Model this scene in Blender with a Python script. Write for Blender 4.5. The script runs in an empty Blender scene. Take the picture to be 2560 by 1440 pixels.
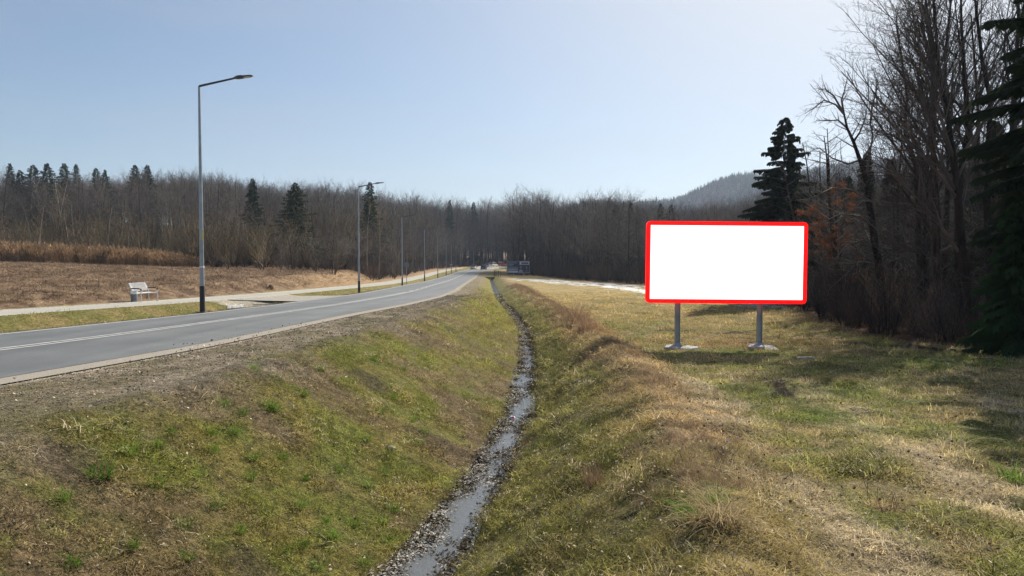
import bpy, bmesh, math, random
import numpy as np
from mathutils import Vector, Matrix, Euler

R = math.radians
random.seed(7)
NP = np.random.default_rng(11)
scene = bpy.context.scene
COL = scene.collection

# ------------------------------------------------------------------ camera
F = 1828.0                      # focal length in photo pixels (2560 wide)
PITCH = R(2.0)
CZ = 1.65                       # eye height above the bank the viewer stands on
cam_d = bpy.data.cameras.new('camera'); cam = bpy.data.objects.new('camera', cam_d); COL.objects.link(cam)
cam.location = (0, 0, CZ); cam.rotation_euler = (R(90)-PITCH, 0, 0)
cam_d.sensor_width = 36; cam_d.lens = 36*F/2560; cam_d.clip_start = .1; cam_d.clip_end = 9000
scene.camera = cam

# ------------------------------------------------------------------ sky, sun, exposure
SUN_EL, SUN_AZ = R(38), R(36)   # azimuth to the right of the view axis (+Y)
world = bpy.data.worlds.new('World'); scene.world = world; world.use_nodes = True
wn = world.node_tree; wn.nodes.clear()
def wN(t, **k):
    n = wn.nodes.new(t)
    for a, b in k.items(): setattr(n, a, b)
    return n
sky = wN('ShaderNodeTexSky', sky_type='NISHITA', sun_disc=False, sun_elevation=SUN_EL, sun_rotation=SUN_AZ,
         air_density=1.1, dust_density=.45, ozone_density=3.0, altitude=350)
tc = wN('ShaderNodeTexCoord'); mp = wN('ShaderNodeMapping'); mp.inputs['Scale'].default_value = (1.2, 2.2, 6.5)
mp.inputs['Rotation'].default_value = (0, .18, .5); mp.inputs['Location'].default_value = (2.3, .7, .4)
nz = wN('ShaderNodeTexNoise'); nz.inputs['Scale'].default_value = 1.3; nz.inputs['Detail'].default_value = 7; nz.inputs['Roughness'].default_value = .55
rp = wN('ShaderNodeValToRGB'); rp.color_ramp.elements[0].position = .47; rp.color_ramp.elements[1].position = .85
rp.color_ramp.elements[0].color = (.02, .02, .02, 1); rp.color_ramp.elements[1].color = (.5, .5, .5, 1)
mx = wN('ShaderNodeMix', data_type='RGBA'); mx.inputs['B'].default_value = (4.6, 5.0, 5.6, 1)
bg = wN('ShaderNodeBackground'); bg.inputs['Strength'].default_value = .063
wo = wN('ShaderNodeOutputWorld')
L = wn.links.new
L(tc.outputs['Generated'], mp.inputs['Vector']); L(mp.outputs['Vector'], nz.inputs['Vector'])
L(nz.outputs['Fac'], rp.inputs['Fac']); L(rp.outputs['Color'], mx.inputs['Factor'])
# thin cirrus scatters the sunlight forward: a broad pale aureole about the sun
dp = wN('ShaderNodeVectorMath', operation='DOT_PRODUCT'); dp.inputs[1].default_value = (math.sin(SUN_AZ)*math.cos(SUN_EL), math.cos(SUN_AZ)*math.cos(SUN_EL), math.sin(SUN_EL))
pw = wN('ShaderNodeMath', operation='POWER', use_clamp=True); pw.inputs[1].default_value = 5.5
ml = wN('ShaderNodeMath', operation='MULTIPLY'); ml.inputs[1].default_value = 1.0
mx2 = wN('ShaderNodeMix', data_type='RGBA'); mx2.inputs['B'].default_value = (9.4, 9.1, 8.5, 1)
L(tc.outputs['Generated'], dp.inputs[0]); L(dp.outputs['Value'], pw.inputs[0]); L(pw.outputs['Value'], ml.inputs[0]); L(ml.outputs['Value'], mx2.inputs['Factor'])
L(sky.outputs['Color'], mx.inputs['A']); L(mx.outputs['Result'], mx2.inputs['A']); L(mx2.outputs['Result'], bg.inputs['Color']); L(bg.outputs['Background'], wo.inputs['Surface'])

sd = bpy.data.lights.new('sun', 'SUN'); sun = bpy.data.objects.new('sun', sd); COL.objects.link(sun)
sd.energy = 5.0; sd.angle = R(.53); sd.color = (1, .92, .79)
S = Vector((math.sin(SUN_AZ)*math.cos(SUN_EL), math.cos(SUN_AZ)*math.cos(SUN_EL), math.sin(SUN_EL)))
sun.rotation_euler = S.to_track_quat('Z', 'Y').to_euler(); sun.location = S*60
vs = scene.view_settings; vs.view_transform = 'Standard'; vs.look = 'None'; vs.gamma = 1; vs.exposure = 0.72; vs.use_curve_mapping = False
scene.cycles.max_bounces = 6; scene.cycles.diffuse_bounces = 2; scene.cycles.glossy_bounces = 2; scene.cycles.transparent_max_bounces = 6
scene.cycles.volume_bounces = 0; scene.cycles.transmission_bounces = 2

# ------------------------------------------------------------------ helpers
def tag(o, label=None, cat=None, group=None, kind=None):
    if label: o['label'] = label
    if cat: o['category'] = cat
    if group: o['group'] = group
    if kind: o['kind'] = kind
    return o
def link(o, parent=None):
    COL.objects.link(o)
    if parent: o.parent = parent
    return o
def empty(name, loc, rz=0):
    o = bpy.data.objects.new(name, None); o.location = loc; o.rotation_euler = (0, 0, rz); o.empty_display_size = .2
    return link(o)
def np_mesh(name, V, faces, mats, smooth=True, fmat=None):
    """faces: (N,3) or (N,4) int array, or list of such arrays"""
    if not isinstance(faces, (list, tuple)): faces = [faces]
    faces = [np.asarray(f, dtype=np.int32) for f in faces if len(f)]
    me = bpy.data.meshes.new(name)
    V = np.asarray(V, dtype=np.float32)
    me.vertices.add(len(V)); me.vertices.foreach_set('co', V.ravel())
    tot = np.concatenate([np.full(len(f), f.shape[1], np.int32) for f in faces])
    idx = np.concatenate([f.ravel() for f in faces])
    me.loops.add(len(idx)); me.loops.foreach_set('vertex_index', idx)
    me.polygons.add(len(tot))
    st = np.zeros(len(tot), np.int32); st[1:] = np.cumsum(tot)[:-1]
    me.polygons.foreach_set('loop_start', st); me.polygons.foreach_set('loop_total', tot)
    if smooth: me.polygons.foreach_set('use_smooth', np.ones(len(tot), bool))
    if fmat is not None: me.polygons.foreach_set('material_index', np.asarray(fmat, np.int32))
    for m in (mats if isinstance(mats, (list, tuple)) else [mats]): me.materials.append(m)
    me.update(calc_edges=True)
    return me
def set_col(me, name, C):
    a = me.attributes.new(name, 'FLOAT_COLOR', 'POINT')
    C = np.asarray(C, np.float32)
    if C.shape[1] == 3: C = np.concatenate([C, np.ones((len(C), 1), np.float32)], 1)
    a.data.foreach_set('color', C.ravel())
def px(u, v, Y):
    """photo pixel -> world point at distance Y"""
    dx, dz = (u-1280)/F, (720-v)/F
    d = Vector((dx, 1, dz)); c, s = math.cos(PITCH), math.sin(PITCH)
    w = Vector((d.x, c*d.y + s*d.z, -s*d.y + c*d.z))
    return Vector((w.x/w.y*Y, Y, CZ + w.z/w.y*Y))

class MB:
    """collects simple solids into one bmesh"""
    def __init__(s): s.bm = bmesh.new()
    def box(s, c, size, rot=None, bevel=0):
        r = bmesh.ops.create_cube(s.bm, size=1); vs = r['verts']
        bmesh.ops.scale(s.bm, vec=size, verts=vs)
        if bevel:
            es = list({e for v in vs for e in v.link_edges})
            rb = bmesh.ops.bevel(s.bm, geom=es, offset=bevel, segments=2, profile=.6, affect='EDGES')
            vs = list({v for f in rb['faces'] for v in f.verts} | {v for v in vs if v.is_valid})
        if rot: bmesh.ops.rotate(s.bm, cent=(0, 0, 0), matrix=Euler(rot).to_matrix(), verts=vs)
        bmesh.ops.translate(s.bm, vec=c, verts=vs); return s
    def tube(s, pts, rad, n=10, cap=True):
        pts = [Vector(p) for p in pts]
        if not isinstance(rad, (list, tuple)): rad = [rad]*len(pts)
        rings = []; up = Vector((0.13, .97, .2)).normalized()
        for i, p in enumerate(pts):
            t = (pts[min(i+1, len(pts)-1)] - pts[max(i-1, 0)]).normalized()
            a = t.cross(up)
            if a.length < .05: a = t.cross(Vector((1, 0, 0)))
            a.normalize(); b = t.cross(a).normalized()
            rings.append([s.bm.verts.new(p + (a*math.cos(2*math.pi*k/n) + b*math.sin(2*math.pi*k/n))*rad[i]) for k in range(n)])
        for i in range(len(rings)-1):
            for k in range(n):
                s.bm.faces.new((rings[i][k], rings[i][(k+1) % n], rings[i+1][(k+1) % n], rings[i+1][k]))
        if cap:
            s.bm.faces.new(rings[0]); s.bm.faces.new(rings[-1][::-1])
        return s
    def prism(s, poly, y0, y1, axis='Y'):
        """extrude a 2-D outline (x,z) from y0 to y1"""
        a = [s.bm.verts.new((x, y0, z)) for x, z in poly]; b = [s.bm.verts.new((x, y1, z)) for x, z in poly]
        n = len(poly); s.bm.faces.new(a); s.bm.faces.new(b[::-1])
        for i in range(n): s.bm.faces.new((a[i], b[i], b[(i+1) % n], a[(i+1) % n]))
        return s
    def loft(s, rings):
        R_ = [[s.bm.verts.new(p) for p in r] for r in rings]; n = len(R_[0])
        for i in range(len(R_)-1):
            for k in range(n): s.bm.faces.new((R_[i][k], R_[i][(k+1) % n], R_[i+1][(k+1) % n], R_[i+1][k]))
        s.bm.faces.new(R_[0]); s.bm.faces.new(R_[-1][::-1]); return s
    def build(s, name, mat, parent=None, smooth=False):
        bmesh.ops.recalc_face_normals(s.bm, faces=s.bm.faces)
        me = bpy.data.meshes.new(name); s.bm.to_mesh(me); s.bm.free(); me.materials.append(mat)
        if smooth:
            for p in me.polygons: p.use_smooth = True
            me.set_sharp_from_angle(angle=R(40))
        return link(bpy.data.objects.new(name, me), parent)

# ------------------------------------------------------------------ materials
def mat_new(name):
    m = bpy.data.materials.new(name); m.use_nodes = True; nt = m.node_tree
    b = nt.nodes['Principled BSDF']; return m, nt, b
def N(nt, t, **k):
    n = nt.nodes.new(t)
    for a, v in k.items(): setattr(n, a, v)
    return n
def noise(nt, scale, detail=6, rough=.6, vec=None):
    n = N(nt, 'ShaderNodeTexNoise'); n.inputs['Scale'].default_value = scale
    n.inputs['Detail'].default_value = detail; n.inputs['Roughness'].default_value = rough
    if vec is None:
        c = N(nt, 'ShaderNodeTexCoord'); vec = c.outputs['Object']
    nt.links.new(vec, n.inputs['Vector']); return n
def ramp(nt, fac, stops):
    r = N(nt, 'ShaderNodeValToRGB'); e = r.color_ramp.elements
    while len(e) < len(stops): e.new(.5)
    for i, (p, c) in enumerate(stops): e[i].position = p; e[i].color = (*c, 1) if len(c) == 3 else c
    nt.links.new(fac, r.inputs['Fac']); return r
def mix(nt, a, b, fac, mode='MIX'):
    m = N(nt, 'ShaderNodeMix', data_type='RGBA', blend_type=mode)
    for sck, v in (('A', a), ('B', b)):
        if isinstance(v, tuple): m.inputs[sck].default_value = (*v, 1)
        else: nt.links.new(v, m.inputs[sck])
    if isinstance(fac, float): m.inputs['Factor'].default_value = fac
    else: nt.links.new(fac, m.inputs['Factor'])
    return m.outputs['Result']
def bump(nt, b, h, strength, dist):
    n = N(nt, 'ShaderNodeBump'); n.inputs['Strength'].default_value = strength; n.inputs['Distance'].default_value = dist
    nt.links.new(h, n.inputs['Height']); nt.links.new(n.outputs['Normal'], b.inputs['Normal'])
def simple(name, col, rough=.6, metal=0, var=.15, scale=8, spec=.5):
    m, nt, b = mat_new(name)
    n = noise(nt, scale); d = tuple(c*(1-var) for c in col); l = tuple(min(1, c*(1+var)) for c in col)
    r = ramp(nt, n.outputs['Fac'], [(.3, d), (.7, l)]); nt.links.new(r.outputs['Color'], b.inputs['Base Color'])
    b.inputs['Roughness'].default_value = rough; b.inputs['Metallic'].default_value = metal
    b.inputs['Specular IOR Level'].default_value = spec
    return m

M_steel = simple('galvanised_steel', (.34, .37, .40), .42, .65, .18, 3)
M_steel_dark = simple('dark_steel', (.06, .065, .07), .5, .3)
M_black = simple('black_coating', (.025, .027, .03), .55, 0, .3)
M_bench = simple('stainless_steel', (.62, .64, .66), .3, .5, .1)
M_tyre = simple('tyre_rubber', (.02, .02, .02), .8)
M_glass = simple('car_glass', (.03, .04, .05), .08, 0, .2); 
M_lens = simple('lamp_lens', (.42, .43, .36), .25)
M_conc = simple('pale_concrete', (.42, .42, .41), .9, 0, .35, 9, .2)
M_stone = simple('grey_stone', (.42, .40, .37), .9, 0, .3, 12, .2)
M_wood = simple('weathered_wood', (.42, .30, .15), .8, 0, .4, 14, .2)
M_woodend = simple('fresh_cut_wood', (.72, .58, .38), .8, 0, .2, 14, .2)
M_post = simple('old_wooden_post', (.12, .10, .08), .9, 0, .3)
M_yellow = simple('yellow_sticker', (.6, .5, .08), .5)
M_white = simple('white_paint', (.75, .76, .78), .5, 0, .06)
M_signback = simple('sign_back_grey', (.16, .19, .22), .55, .2)

# ------------------------------------------------------------------ noise (numpy)
def _h(ix, iy, seed):
    n = (ix.astype(np.int64)*374761393 + iy.astype(np.int64)*668265263 + seed*1442695041) & 0xffffffff
    n = ((n ^ (n >> 13))*1274126177) & 0xffffffff
    return ((n ^ (n >> 16)) & 0xffffff)/float(0xffffff)
def vnoise(x, y, seed=0):
    ix, iy = np.floor(x), np.floor(y); fx, fy = x-ix, y-iy
    fx = fx*fx*(3-2*fx); fy = fy*fy*(3-2*fy)
    a, b, c, d = _h(ix, iy, seed), _h(ix+1, iy, seed), _h(ix, iy+1, seed), _h(ix+1, iy+1, seed)
    return a + (b-a)*fx + (c-a)*fy + (a-b-c+d)*fx*fy
def fbm(x, y, scale, seed=0, oct=4, gain=.5):
    s = 0; a = 1; t = 0; f = 1/scale
    for i in range(oct):
        s = s + a*vnoise(x*f + 17.3*i, y*f - 9.1*i, seed+i); t += a; a *= gain; f *= 2.03
    return s/t
def sst(a, b, x):
    t = np.clip((x-a)/(b-a), 0, 1); return t*t*(3-2*t)

# ------------------------------------------------------------------ plan of the place (curves of the distance Y)
_yy = np.linspace(-60, 320, 1901)
def curve(Ys, Xs, blur=3.0):
    v = np.interp(_yy, Ys, Xs); k = int(blur/.2)
    ker = np.hanning(2*k+3); ker /= ker.sum()
    vp = np.pad(v, (k+1, k+1), mode='reflect', reflect_type='odd')
    v = np.convolve(vp, ker, 'valid')
    return lambda Y: np.interp(Y, _yy, v)
XR = curve([-60, 0, 5, 10.2, 14.6, 24.3, 32, 44, 60, 86, 111, 140, 178, 210, 240, 262, 280],
           [-19, -9.3, -8.2, -7.1, -6.3, -5.6, -4.9, -4.45, -4.8, -5.9, -6.7, -7.4, -8.6, -9.7, -9.4, -6.4, -4.6])
XL = curve([-60, 0, 10, 17.4, 25, 32, 51, 70, 86, 111, 140, 178, 210, 240, 262, 280],
           [-27, -16, -13.6, -12.0, -10.7, -10.4, -10.6, -11.5, -12.3, -13, -13.8, -15.0, -16.2, -16.6, -15.8, -14])
XP = curve([-60, 0, 23.6, 33, 45, 61, 80, 97, 140, 197, 240, 262, 280], [-28, -20.6, -16.4, -15.0, -14.5, -14.4, -14.4, -14.9, -16.8, -19.6, -20.8, -20.3, -18])  # path, right edge
PW = 2.7
ZRD = curve([-60, 5, 10, 26, 55, 87, 111, 140, 180, 240, 270, 320], [-1.55, -1.58, -1.6, -1.75, -2.2, -2.6, -2.8, -2.9, -2.9, -2.7, -2.4, -1.2], 6)
XT = curve([-60, 0, 6.8, 11.3, 17.4, 38.7, 60, 116, 170], [-14, -5.7, -4.9, -4.3, -3.8, -2.9, -3.2, -4.8, -6.2])
XW = curve([-60, 0, 5.4, 8.5, 11.2, 16.3, 25.6, 37.8, 53, 67, 93, 117, 170], [-16, -3.0, -1.55, -.92, -.42, .17, .57, .67, -.16, -1.05, -2.15, -3.05, -5.0], 2)
XC = curve([-60, -8, 0, 5, 13.7, 29, 64, 115, 170], [-9, -.9, .45, 1.3, 2.6, 2.75, 1.6, -.6, -3.2], 4)
ZC = curve([-60, 0, 5, 9, 13.7, 16, 20, 29, 64, 115, 170], [-1.6, -1.66, -1.78, -2.05, -2.30, -2.27, -2.22, -2.36, -2.68, -2.88, -2.95])
ZF = curve([-60, 0, 8, 15, 23, 38, 60, 140, 320], [-1.6, -1.78, -2.12, -2.52, -2.8, -3.0, -3.1, -3.1, -2.9], 5)
ZWA = curve([-60, 5, 35, 64, 115, 170], [-3.38, -3.42, -3.42, -3.5, -3.5, -3.5], 3)
HW = lambda Y: np.interp(Y, [4, 11, 16, 26, 60], [.40, .37, .33, .31, .29])   # half width of the water
# forest edges
LE = np.array([(-300, 128), (-75, 112), (-62, 101), (-45, 99), (-38, 92), (-22, 88), (-19.8, 108), (-21.5, 150), (-25, 200), (-27, 250), (-21, 295), (-6, 324), (40, 338), (120, 340), (400, 350)], float)
RE = np.array([(400, 262), (60, 262), (12, 258), (1, 232), (-1.5, 184), (5.5, 172), (7.8, 150), (11, 128), (17.5, 105), (23, 80), (22.2, 58), (18.6, 48), (15.4, 36), (13.8, 28.8), (14.6, 25.8), (15.8, 23.8), (17.6, 22), (24, 12), (34, 0), (40, -40), (400, -60)], float)
def poly_dist(X, Y, P):
    d = np.full(np.shape(X), 1e9)
    for (x0, y0), (x1, y1) in zip(P[:-1], P[1:]):
        dx, dy = x1-x0, y1-y0; t = np.clip(((X-x0)*dx + (Y-y0)*dy)/(dx*dx+dy*dy), 0, 1)
        d = np.minimum(d, np.hypot(X-x0-t*dx, Y-y0-t*dy))
    return d
def inside(X, Y, P):
    c = np.zeros(np.shape(X), bool)
    Q = list(P); 
    for (x0, y0), (x1, y1) in zip(Q, Q[1:]+Q[:1]):
        m = (y0 > Y) != (y1 > Y)
        with np.errstate(divide='ignore', invalid='ignore'):
            c ^= m & (X < (x1-x0)*(Y-y0)/(y1-y0 if y1 != y0 else 1e-9) + x0)
    return c
LEP = np.vstack([LE, [(400, 900), (-900, 900), (-900, 128)]])
REP = RE
def d_left(X, Y):   # >0 inside the left / back forest
    d = poly_dist(X, Y, LE); return np.where(inside(X, Y, LEP), d, -d)
def d_right(X, Y):
    d = poly_dist(X, Y, RE); return np.where(inside(X, Y, REP), d, -d)

def height(X, Y, detail=True):
    """ground height above the eye-level datum (camera = 0), then shifted by CZ"""
    X = np.asarray(X, float); Y = np.asarray(Y, float)
    Yc = np.clip(Y, -60, 319)
    xr, xl, xp, zr = XR(Yc), XL(Yc), XP(Yc), ZRD(Yc)
    xt, xw, xc, zc, zf, zw = XT(Yc), XW(Yc), XC(Yc), ZC(Yc), ZF(Yc), ZWA(Yc)
    # --- ditch side
    wob = (fbm(X*0, Y, .8, 5, 3)-.5)*.16 + (fbm(X*0, Y, 3., 15, 2)-.5)*.10
    hw = HW(Y) + .05*np.sin(Y*.9)
    wl, wr = xw-hw+wob, xw+hw+(fbm(X*0, Y, .7, 25, 3)-.5)*.16
    top = zr-.06
    tl = np.clip((X-xt)/(wl-xt), 0, 1); zl = top + (zw+.03-top)*(tl**1.0*.75 + .25*tl*tl*(3-2*tl))
    tr = np.clip((X-wr)/(xc-wr), 0, 1); zrt = zw+.03 + (zc-zw-.03)*(.86*tr + .14*np.sin(tr*math.pi/2))
    tf = sst(0, 1, (X-xc+.05)/(1.2+.2*sst(3, 14, Y))); zfl = zc + (zf-zc)*tf
    zd = np.where(X < xt, top, np.where(X < wl, zl, np.where(X <= wr, zw-.10, np.where(X < xc, zrt, zfl))))
    # culvert crossing and end of the ditch
    e = sst(147, 151, Y); zflat = np.where(X < xc, zr-.08, np.maximum(zf, -3.1))
    zflat = zr-.08 + (zf-zr+.08)*sst(0, 8, X-xt)
    zd = zd*(1-e) + zflat*e
    # --- road, verge, path, left field
    zroad = zr-.06
    mid = (xl+xp)/2; hwid = np.maximum((xl-xp)/2, .3)
    tv = np.clip(1-np.abs(X-mid)/hwid, 0, 1)
    dep = np.interp(Yc, [-60, 10, 30, 34.5, 37, 46, 50, 60, 100, 320], [.5, .5, .45, .5, 0, 0, .25, .28, .3, .2])
    zv = zroad + .03 - dep*sst(.1, .75, tv) + .06*sst(.9, 1.0, np.clip((xl-X)/np.maximum(xl-xp, .5), 0, 1))
    fieldz = -1.72 + .026*np.clip(-X-15, 0, 400) + .0052*Yc
    fb = sst(0, 2.6+.015*Yc, xp-PW-X-.3); fblend = np.interp(Yc, [-60, 100, 106, 320], [1, 1, .25, .15])
    zlf = zroad + .02 + (fieldz-zroad-.02)*fb*fblend + np.where(fblend < .9, .02*np.clip(xp-PW-X, 0, 40), 0)
    zz = np.where(X > xr, zd, np.where(X > xl, zroad, np.where(X > xp, zv, np.where(X > xp-PW, zroad, zlf))))
    # --- hills behind
    dl = d_left(X, Y)
    ang = X/np.maximum(np.abs(Y), 1)
    H = np.interp(ang, [-.9, -.45, -.3, -.15, -.03, .3], [13, 13, 8, 3.5, 2.2, 3])
    hill = np.where(dl > 0, H*sst(0, 120, dl) + .02*np.clip(dl, 0, 500), 0)
    far = sst(255, 330, Y)*1.4 + .012*np.clip(Y-330, 0, 1500)*0
    zz = zz + hill + far*sst(-3, 6, X-xr)*0
    # right forest ground gently uneven
    dr = d_right(X, Y)
    zz = zz + np.where(dr > 0, .25*(fbm(X, Y, 9, 41, 3)-.4)*sst(0, 5, dr), 0)
    # flatten far sheet
    if detail:
        hard = (X < xr+.5) & (X > xl-.25) | (X < xp+.15) & (X > xp-PW-.15) | ((X < xl) & (X > xp) & (Y > 36) & (Y < 47))
        wet = (X > wl-.02) & (X < wr+.02) & (Y < 148)
        amp = np.where(hard, 0, 1)*np.where(wet, .35, 1)
        nearf = 1/(1+np.clip(Y-20, 0, 400)/90)
        verge = ((X > xr) & (X < xt)) | ((X < xl) & (X > xp))
        fld = sst(-.2, 1.8, X-xc)
        b = (fbm(X, Y, .55, 3, 3)-.5)*(.08+.015*fld) + (fbm(X, Y, .2, 8, 3)-.5)*.05 + (fbm(X, Y, 2.6, 12, 3)-.5)*.10
        tus = np.clip(fbm(X*.8, Y, .55, 61, 2)-.54, 0, 1)*.55*(.3+.25*fld)
        zz = zz + amp*(b*np.where(verge, .45, 1) + tus*np.where(verge, 0, 1))*nearf
        # vehicle ruts and ploughed clods by the forest edge
        mud = mud_mask(X, Y); zz = zz + mud*(fbm(X, Y, .3, 77, 3)-.5)*.22
        # dead-plant clods of the left field
        lf = (X < xp-PW-1.5) & (dl < 0)
        zz = zz + np.where(lf, (fbm(X*.7, Y, .6, 31, 3)-.5)*.22, 0)
    return zz + CZ
RUT = np.array([(5.55, 16.0), (5.45, 15.0), (5.2, 14.1), (5.0, 13.1), (4.75, 13.2)])
MUDL = np.array([(11.8, 25.6), (12.9, 24.2), (13.8, 22.8), (14.9, 21.4), (17, 20.2)])
MUD2 = np.array([(6.4, 31.2), (7.4, 30.2), (8.6, 29.4), (9.6, 29.4)])
def mud_mask(X, Y):
    w = (fbm(X, Y, .6, 91, 3)-.5)*.9
    m = np.zeros(np.shape(X))
    for P, wd in ((RUT, .17), (MUDL, .6), (MUD2, .45)):
        lo = P.min(0)-3; hi = P.max(0)+3
        sel = (X > lo[0]) & (X < hi[0]) & (Y > lo[1]) & (Y < hi[1])
        if np.any(sel):
            d = np.full(np.shape(X), 99.); d[sel] = poly_dist(X[sel], Y[sel], P)
            m = np.maximum(m, 1-sst(wd*.45, wd, d + w*wd*1.1))
    return m

def tracks(X, Y):
    """worn pale wheel tracks running through the right field"""
    m = np.zeros(np.shape(X)); n_ = fbm(X, Y*.5, .9, 141, 4)
    for x0, k, wd in ((2.55, .115, .42), (4.15, .20, .34), (6.3, .27, .30)):
        m = np.maximum(m, 1-sst(wd*.35, wd*1.5, np.abs(X-(x0+k*(Y-6)))+(n_-.5)*1.5))
    return m*sst(.36, .56, fbm(X, Y, 1.5, 142, 4))*(1-sst(13, 19, Y))*(Y > 0)
def ground_colour(X, Y):
    X = np.asarray(X, float); Y = np.asarray(Y, float); Yc = np.clip(Y, -60, 319)
    xr, xl, xp, xt, xw, xc = XR(Yc), XL(Yc), XP(Yc), XT(Yc), XW(Yc), XC(Yc)
    n1 = fbm(X, Y, 1.1, 101, 4); n2 = fbm(X, Y, .35, 102, 3); n3 = fbm(X, Y, 5.0, 103, 3); n4 = fbm(X, Y, .12, 104, 2)
    def c(*a): return np.array(a, float)
    def lerp(A, B, t): t = np.clip(t, 0, 1)[..., None]; return A*(1-t) + B*t
    one = np.ones(X.shape + (3,))
    green, olive, tan, straw, brown, soil = c(.125, .150, .034), c(.168, .152, .050), c(.25, .20, .11), c(.46, .38, .25), c(.155, .122, .074), c(.085, .066, .047)
    # left bank
    g = lerp(one*brown, one*olive, sst(.36, .60, n1*.75+n3*.25)); g = lerp(g, one*green, sst(.48, .68, n2*.6+n1*.4)*.75)
    g = lerp(g, one*soil, sst(.62, .74, fbm(X, Y, 1.4, 120, 3))*.7)
    lush = sst(16, 30, Y)*sst(.1, .5, (X-xt)/np.maximum(xw-xt, .1)); g = lerp(g, one*c(.17, .165, .04), lush*.6*(.4+n1))
    vg = lerp(one*c(.155, .135, .105), one*c(.23, .20, .165), sst(.35, .65, n4)); vg = lerp(vg, one*c(.13, .115, .07), sst(.40, .66, n1)*.8)
    vt = sst(-.55, .9, X-xt+(n1-.5)*1.5)
    col = lerp(vg, g, vt)
    grav = one*c(.36, .33, .28)
    col = lerp(grav, col, sst(.30, .48, X-xr+(n2-.5)*.16))
    # right bank
    t = np.clip((X-xw)/np.maximum(xc-xw, .2), 0, 1)
    rb = lerp(one*c(.10, .105, .035), one*c(.15, .145, .05), sst(.35, .65, n1)); rb = lerp(rb, one*c(.17, .135, .075), sst(.5, .7, n2)*.5)
    crest = lerp(one*c(.21, .155, .092), one*c(.30, .225, .135), sst(.35, .65, n2)); crest = lerp(crest, one*c(.17, .15, .06), sst(.45, .65, n3)*.6)
    nearfade = np.interp(Yc, [3, 9, 16, 30], [.35, .5, .8, 1])
    rb = lerp(rb, crest, sst(.55, .95, t+(n1-.5)*.5)*nearfade)
    # field to the right
    f = lerp(one*c(.135, .145, .045), one*c(.25, .205, .115), sst(.42, .62, n1*.6+n2*.4))
    f = lerp(f, one*c(.125, .165, .035), sst(.52, .70, fbm(X, Y, 2.4, 130, 3))*.75)
    f = lerp(f, one*straw, tracks(X, Y)*.95)
    f = lerp(f, one*tan, sst(.52, .66, n2)*.45)
    far = sst(27, 42, Y+(n3-.5)*16); f = lerp(f, lerp(one*c(.33, .245, .125), one*c(.22, .185, .08), sst(.4, .62, n1)), far*.85)
    cr = lerp(crest, f, sst(.1, 1.4, X-xc+(n1-.5)*1.2-.3*(Y > 10)))
    rside = np.where((X < xc)[..., None], rb, cr)
    col = np.where((X > xw)[..., None], rside, col)
    wetband = 1-sst(.0, .14, np.abs(X-xw)-HW(Y)+(n2-.5)*.1)
    col = lerp(col, one*c(.10, .085, .06), wetband*(Y < 148)*.8)
    # left verge between road and path
    lv = lerp(one*c(.135, .13, .048), one*c(.19, .155, .072), sst(.4, .62, n1)); lv = lerp(lv, one*c(.10, .115, .03), sst(.5, .7, n2)*.5)
    lv = lerp(one*c(.07, .06, .05), lv, sst(.25, .7, xl-X+(n2-.5)*.5))
    ap = (Y > 35.5) & (Y < 47)
    lv = np.where(ap[..., None], one*c(.33, .31, .27), lv)
    lf = lerp(one*c(.155, .11, .078), one*c(.25, .185, .128), sst(.38, .62, n2*.5+n1*.5)); lf = lerp(lf, one*c(.10, .065, .045), sst(.5, .68, fbm(X*.45, Y, .8, 150, 3))*.75)
    edge = 1-sst(.2, 1.1, xp-PW-X+(n1-.5)*.8); lf = lerp(lf, one*c(.27, .235, .10), edge)
    bank = sst(55, 75, Y)*(1-sst(2.5, 5, xp-PW-X)); lf = lerp(lf, one*c(.30, .215, .13), bank*.7)
    left = np.where((X > xp)[..., None], lv, lf)
    col = np.where((X < xl)[..., None], left, col)
    # forest floors
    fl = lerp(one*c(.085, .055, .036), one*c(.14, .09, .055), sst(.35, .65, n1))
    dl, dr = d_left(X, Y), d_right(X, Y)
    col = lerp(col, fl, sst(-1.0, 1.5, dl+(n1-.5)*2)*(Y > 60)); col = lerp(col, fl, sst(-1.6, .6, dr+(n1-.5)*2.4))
    # old snow along the wood's edge
    sn = sst(-12.5, -7.5, dr)*(1-sst(-3.0, -1.2, dr))*sst(60, 68, Y)*(1-sst(136, 142, Y))
    sn2 = sst(-4.5, -3, dr)*(1-sst(-1.5, 0, dr))*sst(47, 51, Y)*(1-sst(58, 62, Y))
    sn = np.maximum(sn, sn2)*sst(.53, .57, fbm(X*.8, Y*.5, 1.0, 160, 5, .75)*.95+np.maximum(sn, sn2)*.10)
    col = lerp(col, one*c(.72, .75, .80), sn)
    m = mud_mask(X, Y); col = lerp(col, one*c(.045, .033, .024), m)
    return np.clip(col, .01, .9)

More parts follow.
